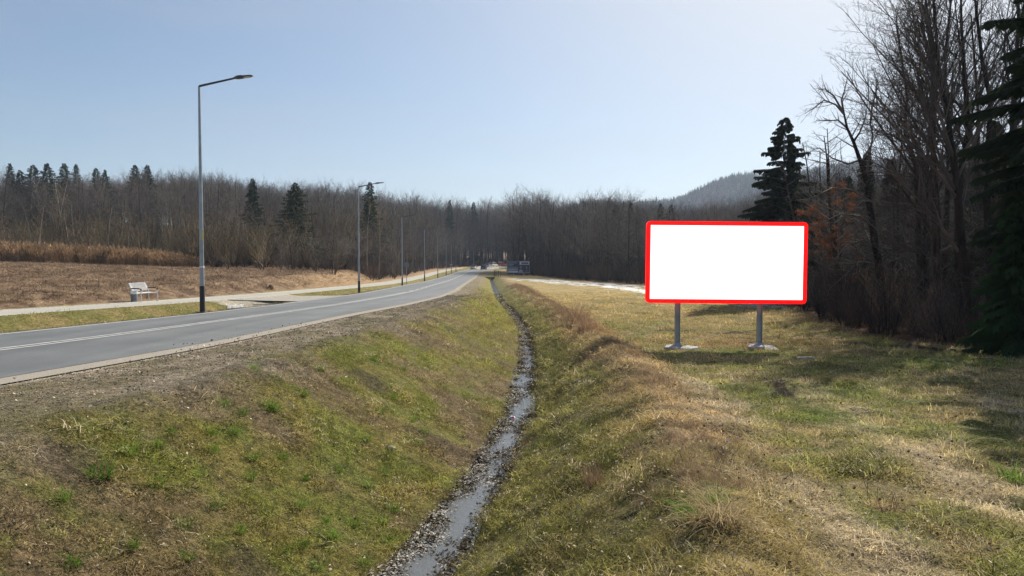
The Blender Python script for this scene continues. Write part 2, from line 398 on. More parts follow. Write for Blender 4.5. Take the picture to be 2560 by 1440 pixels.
# ------------------------------------------------------------------ terrain sheet (one fan-shaped sheet to the horizon)
def build_ground():
    ang = [math.pi*k/36 for k in range(-36, -11)]              # coarse behind
    a0, a1 = R(-50), R(50)
    ang = [a for a in np.linspace(-math.pi, a0, 60)[:-1]] + list(np.linspace(a0, a1, 880)) + [a for a in np.linspace(a1, math.pi, 60)[1:]]
    A = np.array(ang)
    r = [0.0, .5, 1.0, 1.5, 2.0, 2.4]
    while r[-1] < 330: r.append(r[-1]*1.0072 + .004)
    while r[-1] < 7000: r.append(r[-1]*1.06)
    Rr = np.array(r)
    RR, AA = np.meshgrid(Rr, A, indexing='ij')
    X = RR*np.sin(AA); Y = RR*np.cos(AA)
    Z = height(X, Y)
    Z = np.where(RR > 900, np.minimum(Z, CZ+4), Z)
    n, m = X.shape
    V = np.stack([X, Y, Z], -1).reshape(-1, 3)
    i, j = np.meshgrid(np.arange(n-1), np.arange(m-1), indexing='ij')
    a = (i*m+j).ravel(); F_ = np.stack([a, a+1, a+m+1, a+m], 1)
    F_ = F_[:, ::-1]
    C = ground_colour(X, Y); Yq = np.clip(Y, -60, 319)
    grassy = (X > XT(Yq)-.3)*(1-sst(40, 75, Y)); C = C*(1-.30*grassy[..., None]); C = C.reshape(-1, 3)
    mt, nt, b = mat_new('ground_surface')
    at = N(nt, 'ShaderNodeAttribute'); at.attribute_name = 'Col'
    n1 = noise(nt, 38, 5, .7); n2 = noise(nt, 9, 5, .65)
    r1 = ramp(nt, n1.outputs['Fac'], [(.34, (.32, .32, .32)), (.5, (1, 1, 1)), (.66, (1.95, 1.85, 1.7))])
    r2 = ramp(nt, n2.outputs['Fac'], [(.34, (.5, .52, .5)), (.66, (1.55, 1.48, 1.38))])
    c1 = mix(nt, at.outputs['Color'], r1.outputs['Color'], 1.0, 'MULTIPLY'); c2 = mix(nt, c1, r2.outputs['Color'], 1.0, 'MULTIPLY')
    nt.links.new(c2, b.inputs['Base Color']); b.inputs['Roughness'].default_value = .95; b.inputs['Specular IOR Level'].default_value = .12
    bump(nt, b, n1.outputs['Fac'], .9, .05)
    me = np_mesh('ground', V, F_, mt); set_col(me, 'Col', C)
    return tag(link(bpy.data.objects.new('ground', me)), kind='structure')
build_ground()

def gz(x, y, detail=True):
    return float(height(np.array([float(x)]), np.array([float(y)]), detail)[0])
def gp(u, Y):    # ground point seen in photo column u at distance Y
    x = (u-1280)/F*Y; return Vector((x, Y, gz(x, Y)))

# ------------------------------------------------------------------ road, path, markings, water
def ribbon(name, left, right, zoff, mt, cross=3, kind='structure'):
    """left/right: arrays (n,3)"""
    V = []
    for k in range(cross): t = k/(cross-1); V.append(left*(1-t)+right*t)
    V = np.stack(V, 1); n = len(left); V = V.reshape(-1, 3).copy(); V[:, 2] += zoff
    i, j = np.meshgrid(np.arange(n-1), np.arange(cross-1), indexing='ij'); a = (i*cross+j).ravel()
    me = np_mesh(name, V, np.stack([a, a+1, a+cross+1, a+cross], 1), mt)
    return tag(link(bpy.data.objects.new(name, me)), kind=kind)
# road edges followed past the bend
def edge_pts(fx, bend):
    Y = np.concatenate([np.arange(-50, 60, .5), np.arange(60, 262, 2)])
    P = np.stack([fx(Y), Y, ZRD(Y)+CZ], 1)
    B = np.array(bend, float); 
    t = np.linspace(0, len(B)-1, 60); Bx = np.stack([np.interp(t, np.arange(len(B)), B[:, k]) for k in range(3)], 1)
    for _ in range(30): Bx[1:-1] = (Bx[:-2]+2*Bx[1:-1]+Bx[2:])/4
    return np.vstack([P, Bx])
zb = [ZRD(264)+CZ, ZRD(275)+CZ, -1.6+CZ, -.9+CZ, -.5+CZ, -.3+CZ]
ER = edge_pts(XR, [(-6.2, 264, zb[0]), (-4.2, 279, zb[1]), (2, 292, zb[2]), (22, 302, zb[3]), (110, 304, zb[4]), (260, 304, zb[5])])
EL = edge_pts(XL, [(-15.7, 264, zb[0]), (-12, 288, zb[1]), (-3, 302, zb[2]), (20, 310, zb[3]), (110, 311.5, zb[4]), (260, 311.5, zb[5])])
mt, nt, b = mat_new('asphalt')
n1 = noise(nt, 60, 6, .7); n2 = noise(nt, .5, 4, .6); n3 = noise(nt, 260, 2, .5)
r1 = ramp(nt, n1.outputs['Fac'], [(.3, (.098, .105, .108)), (.7, (.152, .16, .164))]); r2 = ramp(nt, n2.outputs['Fac'], [(.3, (.80, .80, .80)), (.7, (1.16, 1.16, 1.14))])
tcr = N(nt, 'ShaderNodeTexCoord'); mpr = N(nt, 'ShaderNodeMapping'); mpr.inputs['Scale'].default_value = (1.3, .035, 1); nt.links.new(tcr.outputs['Object'], mpr.inputs['Vector'])
n5 = noise(nt, 1.0, 3, .5, mpr.outputs['Vector']); r5 = ramp(nt, n5.outputs['Fac'], [(.35, (.84, .84, .84)), (.65, (1.14, 1.14, 1.13))])
nt.links.new(mix(nt, mix(nt, r1.outputs['Color'], r2.outputs['Color'], 1.0, 'MULTIPLY'), r5.outputs['Color'], 1.0, 'MULTIPLY'), b.inputs['Base Color'])
b.inputs['Roughness'].default_value = .62; b.inputs['Specular IOR Level'].default_value = .45; bump(nt, b, n3.outputs['Fac'], .5, .01)
M_asph = mt
ribbon('road', EL, ER, 0, M_asph, 9)
M_line = simple('road_paint', (.42, .42, .41), .7, 0, .28, 5)
def offset_line(t0, t1, y0=None, y1=None, z=.006):
    l = EL*(1-t0) + ER*t0; r = EL*(1-t1)+ER*t1
    if y0 is not None:
        Y = EL[:, 1]; Yq = np.arange(y0, y1+.01, min(.5, (y1-y0)/4)); 
        k = EL[:, 1] < 262
        l = np.stack([np.interp(Yq, l[k, 1], l[k, c_]) for c_ in range(3)], 1); r = np.stack([np.interp(Yq, r[k, 1], r[k, c_]) for c_ in range(3)], 1)
        l[:, 1] = Yq; r[:, 1] = Yq
    l = l.copy(); r = r.copy(); l[:, 2] += z; r[:, 2] += z
    return l, r
def marks(name, pieces, mt):
    V = []; Fs = []; o = 0
    for l, r in pieces:
        n = len(l); V.append(np.stack([l, r], 1).reshape(-1, 3)); a = np.arange(n-1)*2 + o
        Fs.append(np.stack([a, a+1, a+3, a+2], 1)); o += 2*n
    me = np_mesh(name, np.vstack(V), np.vstack(Fs), mt)
    return tag(link(bpy.data.objects.new(name, me)), kind='structure')
w = .12/6.6
pcs = [offset_line(.035, .035+w*1.2)]
marks('road_edge_lines', pcs, M_line)
pcs = [offset_line(.482-w*.55, .482+w*.45, -40, 54), offset_line(.522-w*.45, .522+w*.55, -40, 54), offset_line(.522-w*.5, .522+w*.5, 54, 135)]
y = 56
while y < 250: pcs.append(offset_line(.482-w*.5, .482+w*.5, y, y+3.2)); y += 5.4
y = 137
while y < 250: pcs.append(offset_line(.522-w*.5, .522+w*.5, y, y+4)); y += 9
marks('road_centre_lines', pcs, M_line)
# gravel strip beside the asphalt
k = ER[:, 1] < 262
gr_l = ER[k].copy(); gr_r = ER[k].copy(); gr_r[:, 0] += .30; gr_l[:, 0] -= .02
gr_r[:, 2] -= .035
M_gravel = simple('pale_gravel', (.27, .245, .21), .95, 0, .35, 45, .15)
ribbon('gravel_strip', gr_l, gr_r, -.004, M_gravel, 3)
# path
Yp = np.concatenate([np.arange(-50, 60, .5), np.arange(60, 279, 2)])
zpth = ZRD(Yp)+CZ
PR = np.stack([XP(Yp), Yp, zpth], 1); PL = np.stack([XP(Yp)-PW, Yp, zpth], 1)
M_path = simple('pale_path_asphalt', (.36, .345, .30), .85, 0, .2, 6, .25)
ribbon('path', PL, PR, 0, M_path, 5)
l2 = PL*.55+PR*.45; r2_ = PL*.52+PR*.48
M_pline = simple('path_paint', (.5, .5, .48), .8, 0, .15, 5)
l2[:, 2] += .006; r2_[:, 2] += .006
marks('path_line', [(l2, r2_)], M_pline)
for nm, P_, s_ in (('path_kerb_near', PR, 1), ('path_kerb_far', PL, -1)):
    a_ = P_.copy(); b_ = P_.copy(); b_[:, 0] += .09*s_
    mb = MB(); n_ = len(a_); h_ = .03
    ring = [[tuple(a_[i]-np.array([0, 0, .1])), tuple(a_[i]+np.array([0, 0, h_])), tuple(b_[i]+np.array([0, 0, h_])), tuple(b_[i]-np.array([0, 0, .1]))] for i in range(0, n_, 3)]
    mb.loft(ring); tag(mb.build(nm, M_conc), kind='structure')
# driveway apron joining path and road
Ya = np.linspace(36.5, 46.5, 21)
fl_ = np.exp(-((Ya-41.5)/3.6)**2*0)
al = np.stack([XP(Ya)-.0, Ya, ZRD(Ya)+CZ-.004], 1); ar = np.stack([XL(Ya)+.02, Ya, ZRD(Ya)+CZ-.004], 1)
sh_ = np.clip((Ya-36.5)/10, 0, 1)
ar[:, 1] = 36.0 + (Ya-36.5)*1.0; al[:, 1] = 37.6 + (Ya-36.5)*.62; al[:, 0] = XP(al[:, 1])
ribbon('driveway', al, ar, 0, simple('gravel_driveway', (.30, .285, .25), .95, 0, .35, 7, .15), 7)

# water in the ditch
mt, nt, b = mat_new('ditch_water')
b.inputs['Base Color'].default_value = (.10, .10, .095, 1); b.inputs['Roughness'].default_value = .12; b.inputs['Specular IOR Level'].default_value = 1.0
b.inputs['IOR'].default_value = 1.5
n1 = noise(nt, 9, 5, .65); bump(nt, b, n1.outputs['Fac'], .55, .025)
Yw = np.concatenate([np.arange(-20, 60, .3), np.arange(60, 147, 1.5)])
wl_ = np.stack([XW(Yw)-.85, Yw, ZWA(Yw)+CZ], 1); wr_ = np.stack([XW(Yw)+.85, Yw, ZWA(Yw)+CZ], 1)
ribbon('water', wl_, wr_, 0, mt, 2)

# ------------------------------------------------------------------ plant materials
def foliage_mat(name, c0, c1, attr=None, transl=.25, rough=.8, rnd=True):
    """diffuse + a little light let through; brightness varies from plant to plant"""
    m = bpy.data.materials.new(name); m.use_nodes = True; nt = m.node_tree; nt.nodes.clear()
    out = N(nt, 'ShaderNodeOutputMaterial'); d = N(nt, 'ShaderNodeBsdfDiffuse'); t = N(nt, 'ShaderNodeBsdfTranslucent'); mx_ = N(nt, 'ShaderNodeMixShader')
    oi = N(nt, 'ShaderNodeObjectInfo')
    r = ramp(nt, oi.outputs['Random'], [(0, c0), (1, c1)]); c = r.outputs['Color']
    if attr:
        a = N(nt, 'ShaderNodeAttribute'); a.attribute_name = attr; a.attribute_type = 'INSTANCER'
        r2 = ramp(nt, oi.outputs['Random'], [(0, c0), (1, c1)])
        c = mix(nt, a.outputs['Color'], r2.outputs['Color'], 1.0, 'MULTIPLY')
    nt.links.new(c, d.inputs['Color']); nt.links.new(c, t.inputs['Color']); mx_.inputs['Fac'].default_value = transl
    nt.links.new(d.outputs['BSDF'], mx_.inputs[1]); nt.links.new(t.outputs['BSDF'], mx_.inputs[2]); nt.links.new(mx_.outputs['Shader'], out.inputs['Surface'])
    return m
def bark_mat(name, c0, c1, scale=6):
    m, nt, b = mat_new(name)
    tc_ = N(nt, 'ShaderNodeTexCoord'); mp_ = N(nt, 'ShaderNodeMapping'); mp_.inputs['Scale'].default_value = (1, 1, .25); nt.links.new(tc_.outputs['Object'], mp_.inputs['Vector'])
    n = noise(nt, scale, 5, .7, mp_.outputs['Vector']); r = ramp(nt, n.outputs['Fac'], [(.35, c0), (.65, c1)])
    oi = N(nt, 'ShaderNodeObjectInfo'); r2 = ramp(nt, oi.outputs['Random'], [(0, (.52, .53, .56)), (.35, (.85, .80, .76)), (.6, (1.02, 1.0, .9)), (1, (1.62, 1.5, 1.4))])
    nt.links.new(mix(nt, r.outputs['Color'], r2.outputs['Color'], 1.0, 'MULTIPLY'), b.inputs['Base Color'])
    b.inputs['Roughness'].default_value = .9; b.inputs['Specular IOR Level'].default_value = .15
    bump(nt, b, n.outputs['Fac'], .6, .05); return m
M_bark = bark_mat('bark', (.036, .033, .031), (.10, .091, .084))
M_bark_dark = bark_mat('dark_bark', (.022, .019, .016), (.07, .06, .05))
M_birch = bark_mat('birch_bark', (.16, .15, .135), (.45, .43, .39), 9)
M_twig = bark_mat('twigs_grey', (.092, .083, .078), (.19, .173, .162), 1.2)
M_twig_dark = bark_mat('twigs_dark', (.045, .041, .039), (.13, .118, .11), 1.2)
M_twig_tan = bark_mat('twigs_olive', (.14, .115, .068), (.26, .21, .13), 1.2)
M_twig_red = bark_mat('twigs_reddish', (.10, .075, .06), (.18, .135, .108), 1.2)
M_needle = foliage_mat('spruce_needles', (.016, .034, .016), (.035, .06, .026), transl=.15)
M_needle_dark = foliage_mat('dark_spruce_needles', (.020, .032, .019), (.036, .052, .030), transl=.35)
M_needle_lit = foliage_mat('pale_spruce_needles', (.035, .065, .03), (.055, .09, .04), transl=.2)
M_leaf_rust = foliage_mat('rusty_leaves', (.20, .085, .042), (.30, .13, .06), transl=.45)
M_grass = foliage_mat('grass_blades', (.62, .62, .62), (1.45, 1.42, 1.38), 'tint', transl=.42)
M_stalk = foliage_mat('dead_stalks', (.55, .55, .55), (1.4, 1.4, 1.4), 'tint', transl=.2)
M_tuft = foliage_mat('green_tuft_blades', (.10, .185, .028), (.17, .28, .05), transl=.4)
M_tuft_dry = foliage_mat('dry_tuft_blades', (.36, .28, .16), (.55, .45, .28), transl=.45)
M_reed_red = foliage_mat('reddish_dry_stems', (.27, .19, .12), (.38, .27, .17), transl=.3)

# ------------------------------------------------------------------ tree generator
class Tree:
    def __init__(s, seed): s.rng = random.Random(seed); s.pl = []     # polylines (pts, radii, level)
    def grow(s, p, d, ln, r, lev, P):
        rng = s.rng; st = P['steps'][lev]; pts = [p.copy()]; rad = [r]; dirs = [d.copy()]
        sl = ln/st; wig = P['wig'][lev]; up = P['up'][lev]; tip = P['tip'][lev]
        d = d.copy()
        for i in range(st):
            d = d + Vector((rng.gauss(0, wig), rng.gauss(0, wig), rng.gauss(0, wig))) + Vector((0, 0, up))
            d.normalize(); p = p + d*sl; pts.append(p.copy()); rad.append(r*(1-(1-tip)*(i+1)/st)); dirs.append(d.copy())
        s.pl.append((pts, rad, lev))
        if lev+1 < len(P['n']):
            n = P['n'][lev+1]; n = max(1, int(n*(.75+.5*rng.random())*(1 if lev == 0 else min(1.6, max(.35, ln/P['ref'][lev])))))
            f0 = P['start'][lev+1]; ph = rng.random()*6.28
            for k in range(n):
                f = f0 + (1-f0)*((k+rng.random())/n)**P.get('dist', 1.0)
                x = f*st; i = min(int(x), st-1); q = pts[i].lerp(pts[i+1], x-i); dd = dirs[min(i+1, st)]
                ph += 2.4 + rng.random()*.9
                a = dd.orthogonal().normalized(); b_ = dd.cross(a)
                side = a*math.cos(ph) + b_*math.sin(ph)
                an = R(P['ang'][lev+1]*(.75+.5*rng.random()))
                nd = (dd*math.cos(an) + side*math.sin(an)).normalized()
                taper = P['shape'](f) if lev == 0 else (1-.55*f)
                nl = P['len'][lev+1]*ln*taper*(.75+.5*rng.random())
                nr = min(P['rr'][lev+1]*rad[i]*(.8+.4*rng.random()), rad[i]*.8)
                nr = max(nr, P['rmin'])
                s.grow(q, nd, nl, nr, lev+1, P)
    def trunk(s, pts, rad):
        s.pl.append(([Vector(p) for p in pts], list(rad), 0))
    def mesh(s, name, mats, levels, sides, parent=None):
        V = []; Q = []; T = []; o = 0
        for pts, rad, lev in s.pl:
            if not (levels[0] <= lev <= levels[1]): continue
            n = sides[min(lev, len(sides)-1)]
            P = np.array([tuple(p) for p in pts]); m = len(P)
            t = np.gradient(P, axis=0); t /= np.linalg.norm(t, axis=1)[:, None]+1e-9
            ref = np.array([.31, .87, .11]) if abs(t[0][2]) > .6 else np.array([.1, .12, .98])
            a = np.cross(t, ref); a /= np.linalg.norm(a, axis=1)[:, None]+1e-9; b = np.cross(t, a)
            rr = np.array(rad)[:, None]
            if n == 2:   # two-sided sliver for the finest twigs: a thin 3-point spindle
                V.append(P - a*rr); V.append(P[:-1]*0 + P[:-1] + a[:-1]*rr[:-1])
                for i in range(m-1):
                    l0, l1, r0 = o+i, o+i+1, o+m+i
                    if i < m-2: Q.append((l0, l1, r0+1, r0))
                    else: T.append((l0, l1, r0))
                o += 2*m-1
            else:
                th = np.arange(n)*2*math.pi/n
                ring = P[:, None, :] + (a[:, None, :]*np.cos(th)[None, :, None] + b[:, None, :]*np.sin(th)[None, :, None])*rr[:, None, :]
                V.append(ring.reshape(-1, 3))
                i, k = np.meshgrid(np.arange(m-1), np.arange(n), indexing='ij'); A_ = (i*n+k).ravel()+o; B_ = (i*n+(k+1) % n).ravel()+o
                Q.extend(np.stack([A_, B_, B_+n, A_+n], 1).tolist()); o += m*n
        if not V: return None
        return np_mesh(name, np.vstack(V), [np.array(T, np.int32).reshape(-1, 3), np.array(Q, np.int32).reshape(-1, 4)], mats)

# tall narrow forest-grown tree, unit height 16 m
def P_forest(k):
    rng = random.Random(900+k)
    if k % 2:      # broad, round-headed tree
        return dict(steps=[9, 5, 4, 2], wig=[.05, .15, .2, .25], up=[.02, .04, .05, .03], tip=[.22, .25, .3, .2],
                n=[1, 22, 10, 8], start=[0, .2+rng.random()*.15, .12, .08], ang=[0, 60, 46, 44], len=[1, .40, .42, .46],
                rr=[1, .40, .45, .5], rmin=.013, ref=[1, 4.6, 1.8, .7], shape=lambda f: .35+1.0*math.sin(min(1, (1-f)*1.15)*math.pi*.5)*(.75+.25*f))
    return dict(steps=[9, 5, 4, 2], wig=[.035, .10, .16, .2], up=[.02, .07, .05, .03], tip=[.22, .25, .3, .2],
                n=[1, 27, 9, 8], start=[0, .12+rng.random()*.22, .12, .08], ang=[0, 44, 40, 42], len=[1, .30, .42, .46],
                rr=[1, .36, .45, .5], rmin=.013, ref=[1, 3.6, 1.4, .6], shape=lambda f: .45+1.0*math.sin(min(1, (1-f)*1.25)*math.pi*.5)*(.55+.45*f))
TREE_V = []
for k in range(7):
    T_ = Tree(100+k); lean = Vector((random.uniform(-.06, .06), random.uniform(-.06, .06), 1)).normalized()
    T_.grow(Vector((0, 0, -.3)), lean, 16, .17, 0, P_forest(k))
    TREE_V.append((T_.mesh('trunk', M_bark, (0, 0), [7]), T_.mesh('crown', M_twig, (1, 9), [5, 4, 3, 2])))
# bushy many-stemmed young tree, unit height 8 m
THICK_V = []
for k in range(4):
    T_ = Tree(200+k); rng = random.Random(k)
    for q in range(6):
        a = rng.random()*6.28; d = Vector((math.cos(a)*.26, math.sin(a)*.26, 1)).normalized()
        T_.grow(Vector((math.cos(a)*.15, math.sin(a)*.15, -.2)), d, 8*(.75+.3*rng.random()), .055, 0,
                dict(steps=[6, 4, 2], wig=[.05, .12, .2], up=[.03, .09, .05], tip=[.25, .3, .2], n=[1, 15, 7], start=[0, .12, .1], ang=[0, 38, 40],
                     len=[1, .30, .42], rr=[1, .45, .5], rmin=.013, ref=[1, 1.8, .8], shape=lambda f: 1.1-.6*f))
    THICK_V.append((T_.mesh('stems', M_bark, (0, 0), [4]), T_.mesh('twigs', M_twig_tan, (1, 9), [3, 2, 2])))
THICK_RED = []
for st_, tw_ in THICK_V:
    a_ = tw_.copy(); a_.materials.clear(); a_.materials.append(M_twig_red); THICK_RED.append((st_, a_))
BIRCH_V = []
for k in range(3):
    T_ = Tree(300+k)
    T_.grow(Vector((0, 0, -.2)), Vector((.012*k, .01, 1)).normalized(), 12, .085, 0,
            dict(steps=[9, 5, 3], wig=[.05, .10, .2], up=[.02, .06, -.08], tip=[.2, .25, .2], n=[1, 20, 11], start=[0, .3, .1], ang=[0, 38, 45],
                 len=[1, .25, .4], rr=[1, .4, .4], rmin=.014, ref=[1, 2.4, .8], shape=lambda f: 1.15-.6*f))
    BIRCH_V.append((T_.mesh('trunk', M_birch, (0, 0), [6]), T_.mesh('crown', M_twig_tan, (1, 9), [4, 2, 2])))

def spruce(seed, H=14, R0=2.6, density=1.0, start=.08, needles=None, detail=1, droop=.35, thin=0.0, fine=1.0):
    """tapered trunk, irregular drooping boughs, each bough carrying hanging needle sprays; returns (trunk, crown)"""
    rng = random.Random(seed); T_ = Tree(seed)
    n = 14; pts = [Vector((rng.gauss(0, .02)*i*.3, rng.gauss(0, .02)*i*.3, -.3+(H+.3)*i/n)) for i in range(n+1)]
    T_.trunk(pts, [max(.02, H*.0115*(1-i/n)+.012) for i in range(n+1)])
    V = []; Q = []; o = 0; N_ = int(H*density*(15 if detail > 1 else 9)); lump = [rng.uniform(.7, 1.15) for _ in range(12)]
    for b in range(N_):
        fz = (b+rng.random())/N_; f = start+(1-start)*fz**.92; z = f*H
        if rng.random() < thin: continue
        a = b*2.399+rng.gauss(0, .35); lm = lump[int(a*12/6.283) % 12]
        L_ = (R0*(1-fz)**.8*lm*rng.uniform(.55, 1.12))*(.55+.45*min(1, fz*6)) + .14
        rise = .42*f-.08+rng.gauss(0, .06); dr_ = droop*rng.uniform(.6, 1.4)*(1-.5*f); m = 5
        bp = [Vector((0, 0, z))]
        for i in range(1, m+1):
            t = i/m; bp.append(Vector((math.cos(a)*L_*t, math.sin(a)*L_*t, z+L_*(rise*t-dr_*t*t+.28*dr_*t**4))))
        T_.pl.append((bp, [max(.007, .016*L_*(1-i/m)+.005) for i in range(m+1)], 1))
        ns = int((8+9*L_)*(1 if detail > 1 else .6)*fine)
        for i in range(ns):
            t = .1+.9*(i+rng.random())/ns; x = t*m; j = min(int(x), m-1); q = bp[j].lerp(bp[j+1], x-j)
            aa = a+(1 if i % 2 else -1)*(R(48)*(1.15-.5*t)+rng.gauss(0, .22)); sl = (.10+.34*L_*(1-t)*.75+.09)*rng.uniform(.6, 1.25)
            dv = Vector((math.cos(aa), math.sin(aa), -.12-.5*rng.random()*droop*2)).normalized(); w_ = (.045+.05*sl)/fine**.5*rng.uniform(.7, 1.3)
            wv = dv.cross(Vector((0, 0, 1))).normalized()*w_; hang = Vector((0, 0, -w_*2.2)); tip = q+dv*sl+Vector((0, 0, -sl*.15))
            V += [q-wv*.6, q+dv*sl*.6-wv+hang*.2, tip, q+dv*sl*.6+wv+hang*.2, q+wv*.6]
            Q.append((o, o+1, o+2, o+3)); Q.append((o, o+3, o+4, o+4)); o += 5
            hk = rng.uniform(.8, 2.6) if detail > 1 else 1.3
            V += [q+Vector((0, 0, w_*.4)), q+dv*sl*.35+hang*hk, q+dv*sl*.75+hang*hk*1.2, tip+hang*.6]
            Q.append((o, o+1, o+2, o+3)); o += 4
    V = np.array([tuple(v) for v in V]); Q = np.array(Q); tri = Q[Q[:, 2] == Q[:, 3]][:, :3] if (Q[:, 2] == Q[:, 3]).any() else np.zeros((0, 3), int); quad = Q[Q[:, 2] != Q[:, 3]]
    nm = np_mesh('needles', V, [tri, quad], needles or M_needle, smooth=False)
    bm_ = T_.mesh('boughs', M_bark_dark, (1, 1), [3, 3]); crown = bmesh.new(); crown.from_mesh(bm_); k = len(crown.faces); crown.from_mesh(nm); crown.faces.ensure_lookup_table()
    for fc in crown.faces[k:]: fc.material_index = 1
    me = bpy.data.meshes.new('crown'); crown.to_mesh(me); crown.free(); me.materials.append(M_bark_dark); me.materials.append(nm.materials[0])
    return (T_.mesh('trunk', M_bark_dark, (0, 0), [7]), me)
SPRUCE_V = [spruce(400+k, 14, 3.3+.4*k, 1.5, .08) for k in range(4)]

# ------------------------------------------------------------------ placing trees
def place(name, parts, loc, scale, rz, label, cat, group=None, mat_over=None):
    root = empty(name, loc, rz); root.scale = scale if isinstance(scale, (tuple, list)) else (scale,)*3
    for me, pn in parts:
        o = bpy.data.objects.new(pn, me); link(o, root)
    return tag(root, label, cat, group)
SKY_U = [-600, -300, 0, 100, 180, 300, 400, 500, 560, 600, 700, 800, 900, 1000, 1050, 1100, 1200, 1240, 1330, 1380, 1410, 1500, 1560, 1600, 1700, 1800, 1880, 1930, 2000, 2100, 2300, 2560, 3200]
SKY_H = [226, 224, 214, 208, 205, 208, 218, 214, 206, 196, 186, 182, 182, 166, 168, 152, 140, 156, 172, 155, 142, 158, 168, 140, 132, 140, 150, 178, 205, 220, 250, 270, 280]
def sky_h(u): return np.interp(u, SKY_U, SKY_H)
class Scatter:
    """dart throwing with a minimum spacing"""
    def __init__(s): s.c = {}
    def ok(s, x, y, r):
        i, j = int(x//6), int(y//6)
        for a in range(i-1, i+2):
            for b in range(j-1, j+2):
                for (p, q) in s.c.get((a, b), ()):
                    if (p-x)**2+(q-y)**2 < r*r: return False
        s.c.setdefault((i, j), []).append((x, y)); return True
SC = Scatter()
# keep room round the hand-placed trees
def cand(n, xr_, yr_, fn, spacing, dmin, dmax, seed):
    g = np.random.default_rng(seed); X = g.uniform(*xr_, n); Y = g.uniform(*yr_, n)
    d = fn(X, Y); k = (d > dmin) & (d < dmax); out = []
    for x, y, dd in zip(X[k], Y[k], d[k]):
        if abs(x) > .92*y + 12: continue
        if SC.ok(x, y, spacing*(1+.004*max(0, dd))): out.append((x, y, dd))
    return out
HAND = []   # (x, y) of specially placed trees, filled first
def hand(u, Y): p = gp(u, Y); SC.ok(p.x, p.y, 1.2); return p

# --- named spruces (u of the top, v of the top, distance)
sp = []
for u, v, Y, lab in [
    (24, 408, 170, 'dark spruce topping the left skyline at the picture edge'),
    (50, 425, 174, 'slightly shorter spruce leaning on the leftmost skyline spruce'),
    (82, 412, 172, 'pointed spruce on the left skyline beside the broad dark one'),
    (118, 408, 170, 'broad round-topped spruce on the left skyline'),
    (160, 408, 178, 'spruce on the skyline left of the bench, right of the broad one'),
    (190, 410, 180, 'blunt spruce on the skyline between two gaps of bare crowns'),
    (240, 420, 182, 'small spruce tip in the skyline above the bench field'),
    (262, 424, 182, 'smaller of the twin spruce tips on the left skyline'),
    (337, 412, 182, 'lone sharp spruce tip above the bench on the skyline'),
    (368, 412, 182, 'spruce tip right of the lone sharp one on the skyline'),
    (631, 446, 130, 'dark green spruce rising out of bare crowns right of the nearest lamp'),
    (737, 456, 114, 'full dark spruce standing low in the wood, widest on the left side'),
    (925, 455, 150, 'spruce top behind the head of the second lamp'),
    (1125, 500, 302, 'spruce top in the wood above the far lamps'),
    (1184, 505, 330, 'slim spruce above the bend of the road'),
    (1577, 506, 150, 'dark spruce tip left of the red-rimmed billboard'),
    (1652, 508, 128, 'squat dark spruce just above the billboard top edge'),
    (1678, 512, 132, 'thin spruce right of the squat one above the billboard'),
    (1540, 512, 150, 'spruce half hidden by tall bare tops left of the billboard'),
    (1700, 560, 110, None)][:-1]:
    p = px(u, v, Y); g0 = gz(p.x, Y); H = p.z-g0
    k = len(sp) % 4; s = H/14
    wid = s*(.7 if u > 1500 else .6 if u > 1000 else 1.0)*random.uniform(.8, 1.45)
    sc_ = (min(wid, 1.5), min(wid, 1.5), s)
    SC.ok(p.x, Y, 2)
    sp.append(place('spruce_tree', [(SPRUCE_V[k][0], 'trunk'), (SPRUCE_V[k][1], 'crown')], (p.x, Y, g0), sc_, random.random()*6, lab, 'spruce', 'spruces standing out of the bare wood'))

# --- birches with white stems
for u, v, Y, lab in [(75, 515, 106, 'white-stemmed birch at the far left of the thicket'), (98, 512, 107, 'birch just right of the leftmost birch'), (167, 530, 106, 'thin pale birch left of the brightest birch'),
                     (190, 500, 105, 'brightest white birch above the tan reeds'), (265, 525, 104, 'forked birch in the thicket left of its straight neighbour'), (272, 515, 104, 'straight birch right of the forked one above the reeds'),
                     (320, 540, 101, 'single birch rising from the olive thicket'), (345, 560, 100, 'slender birch half hidden in the olive thicket'),
                     (130, 445, 140, 'tall birch with slanting limbs on the hill'), (152, 450, 141, 'birch with a bent top beside the slanting one'), (295, 448, 138, 'tall pale birch high on the hill above the bench'),
                     (945, 490, 112, 'tall white birch right of the second lamp'), (920, 505, 110, 'leaning white birch behind the second lamp post'), (1150, 560, 312, 'pale thin trunk standing above the road bend')]:
    p = px(u, v, Y); g0 = gz(p.x, Y); H = max(4, p.z-g0); SC.ok(p.x, Y, 1)
    V_ = BIRCH_V[int(u) % 3]
    place('birch_tree', [(V_[0], 'trunk'), (V_[1], 'crown')], (p.x, Y, g0), (H/12*1.05, H/12*1.05, H/12), random.random()*6, lab, 'birch', 'birches with white stems')

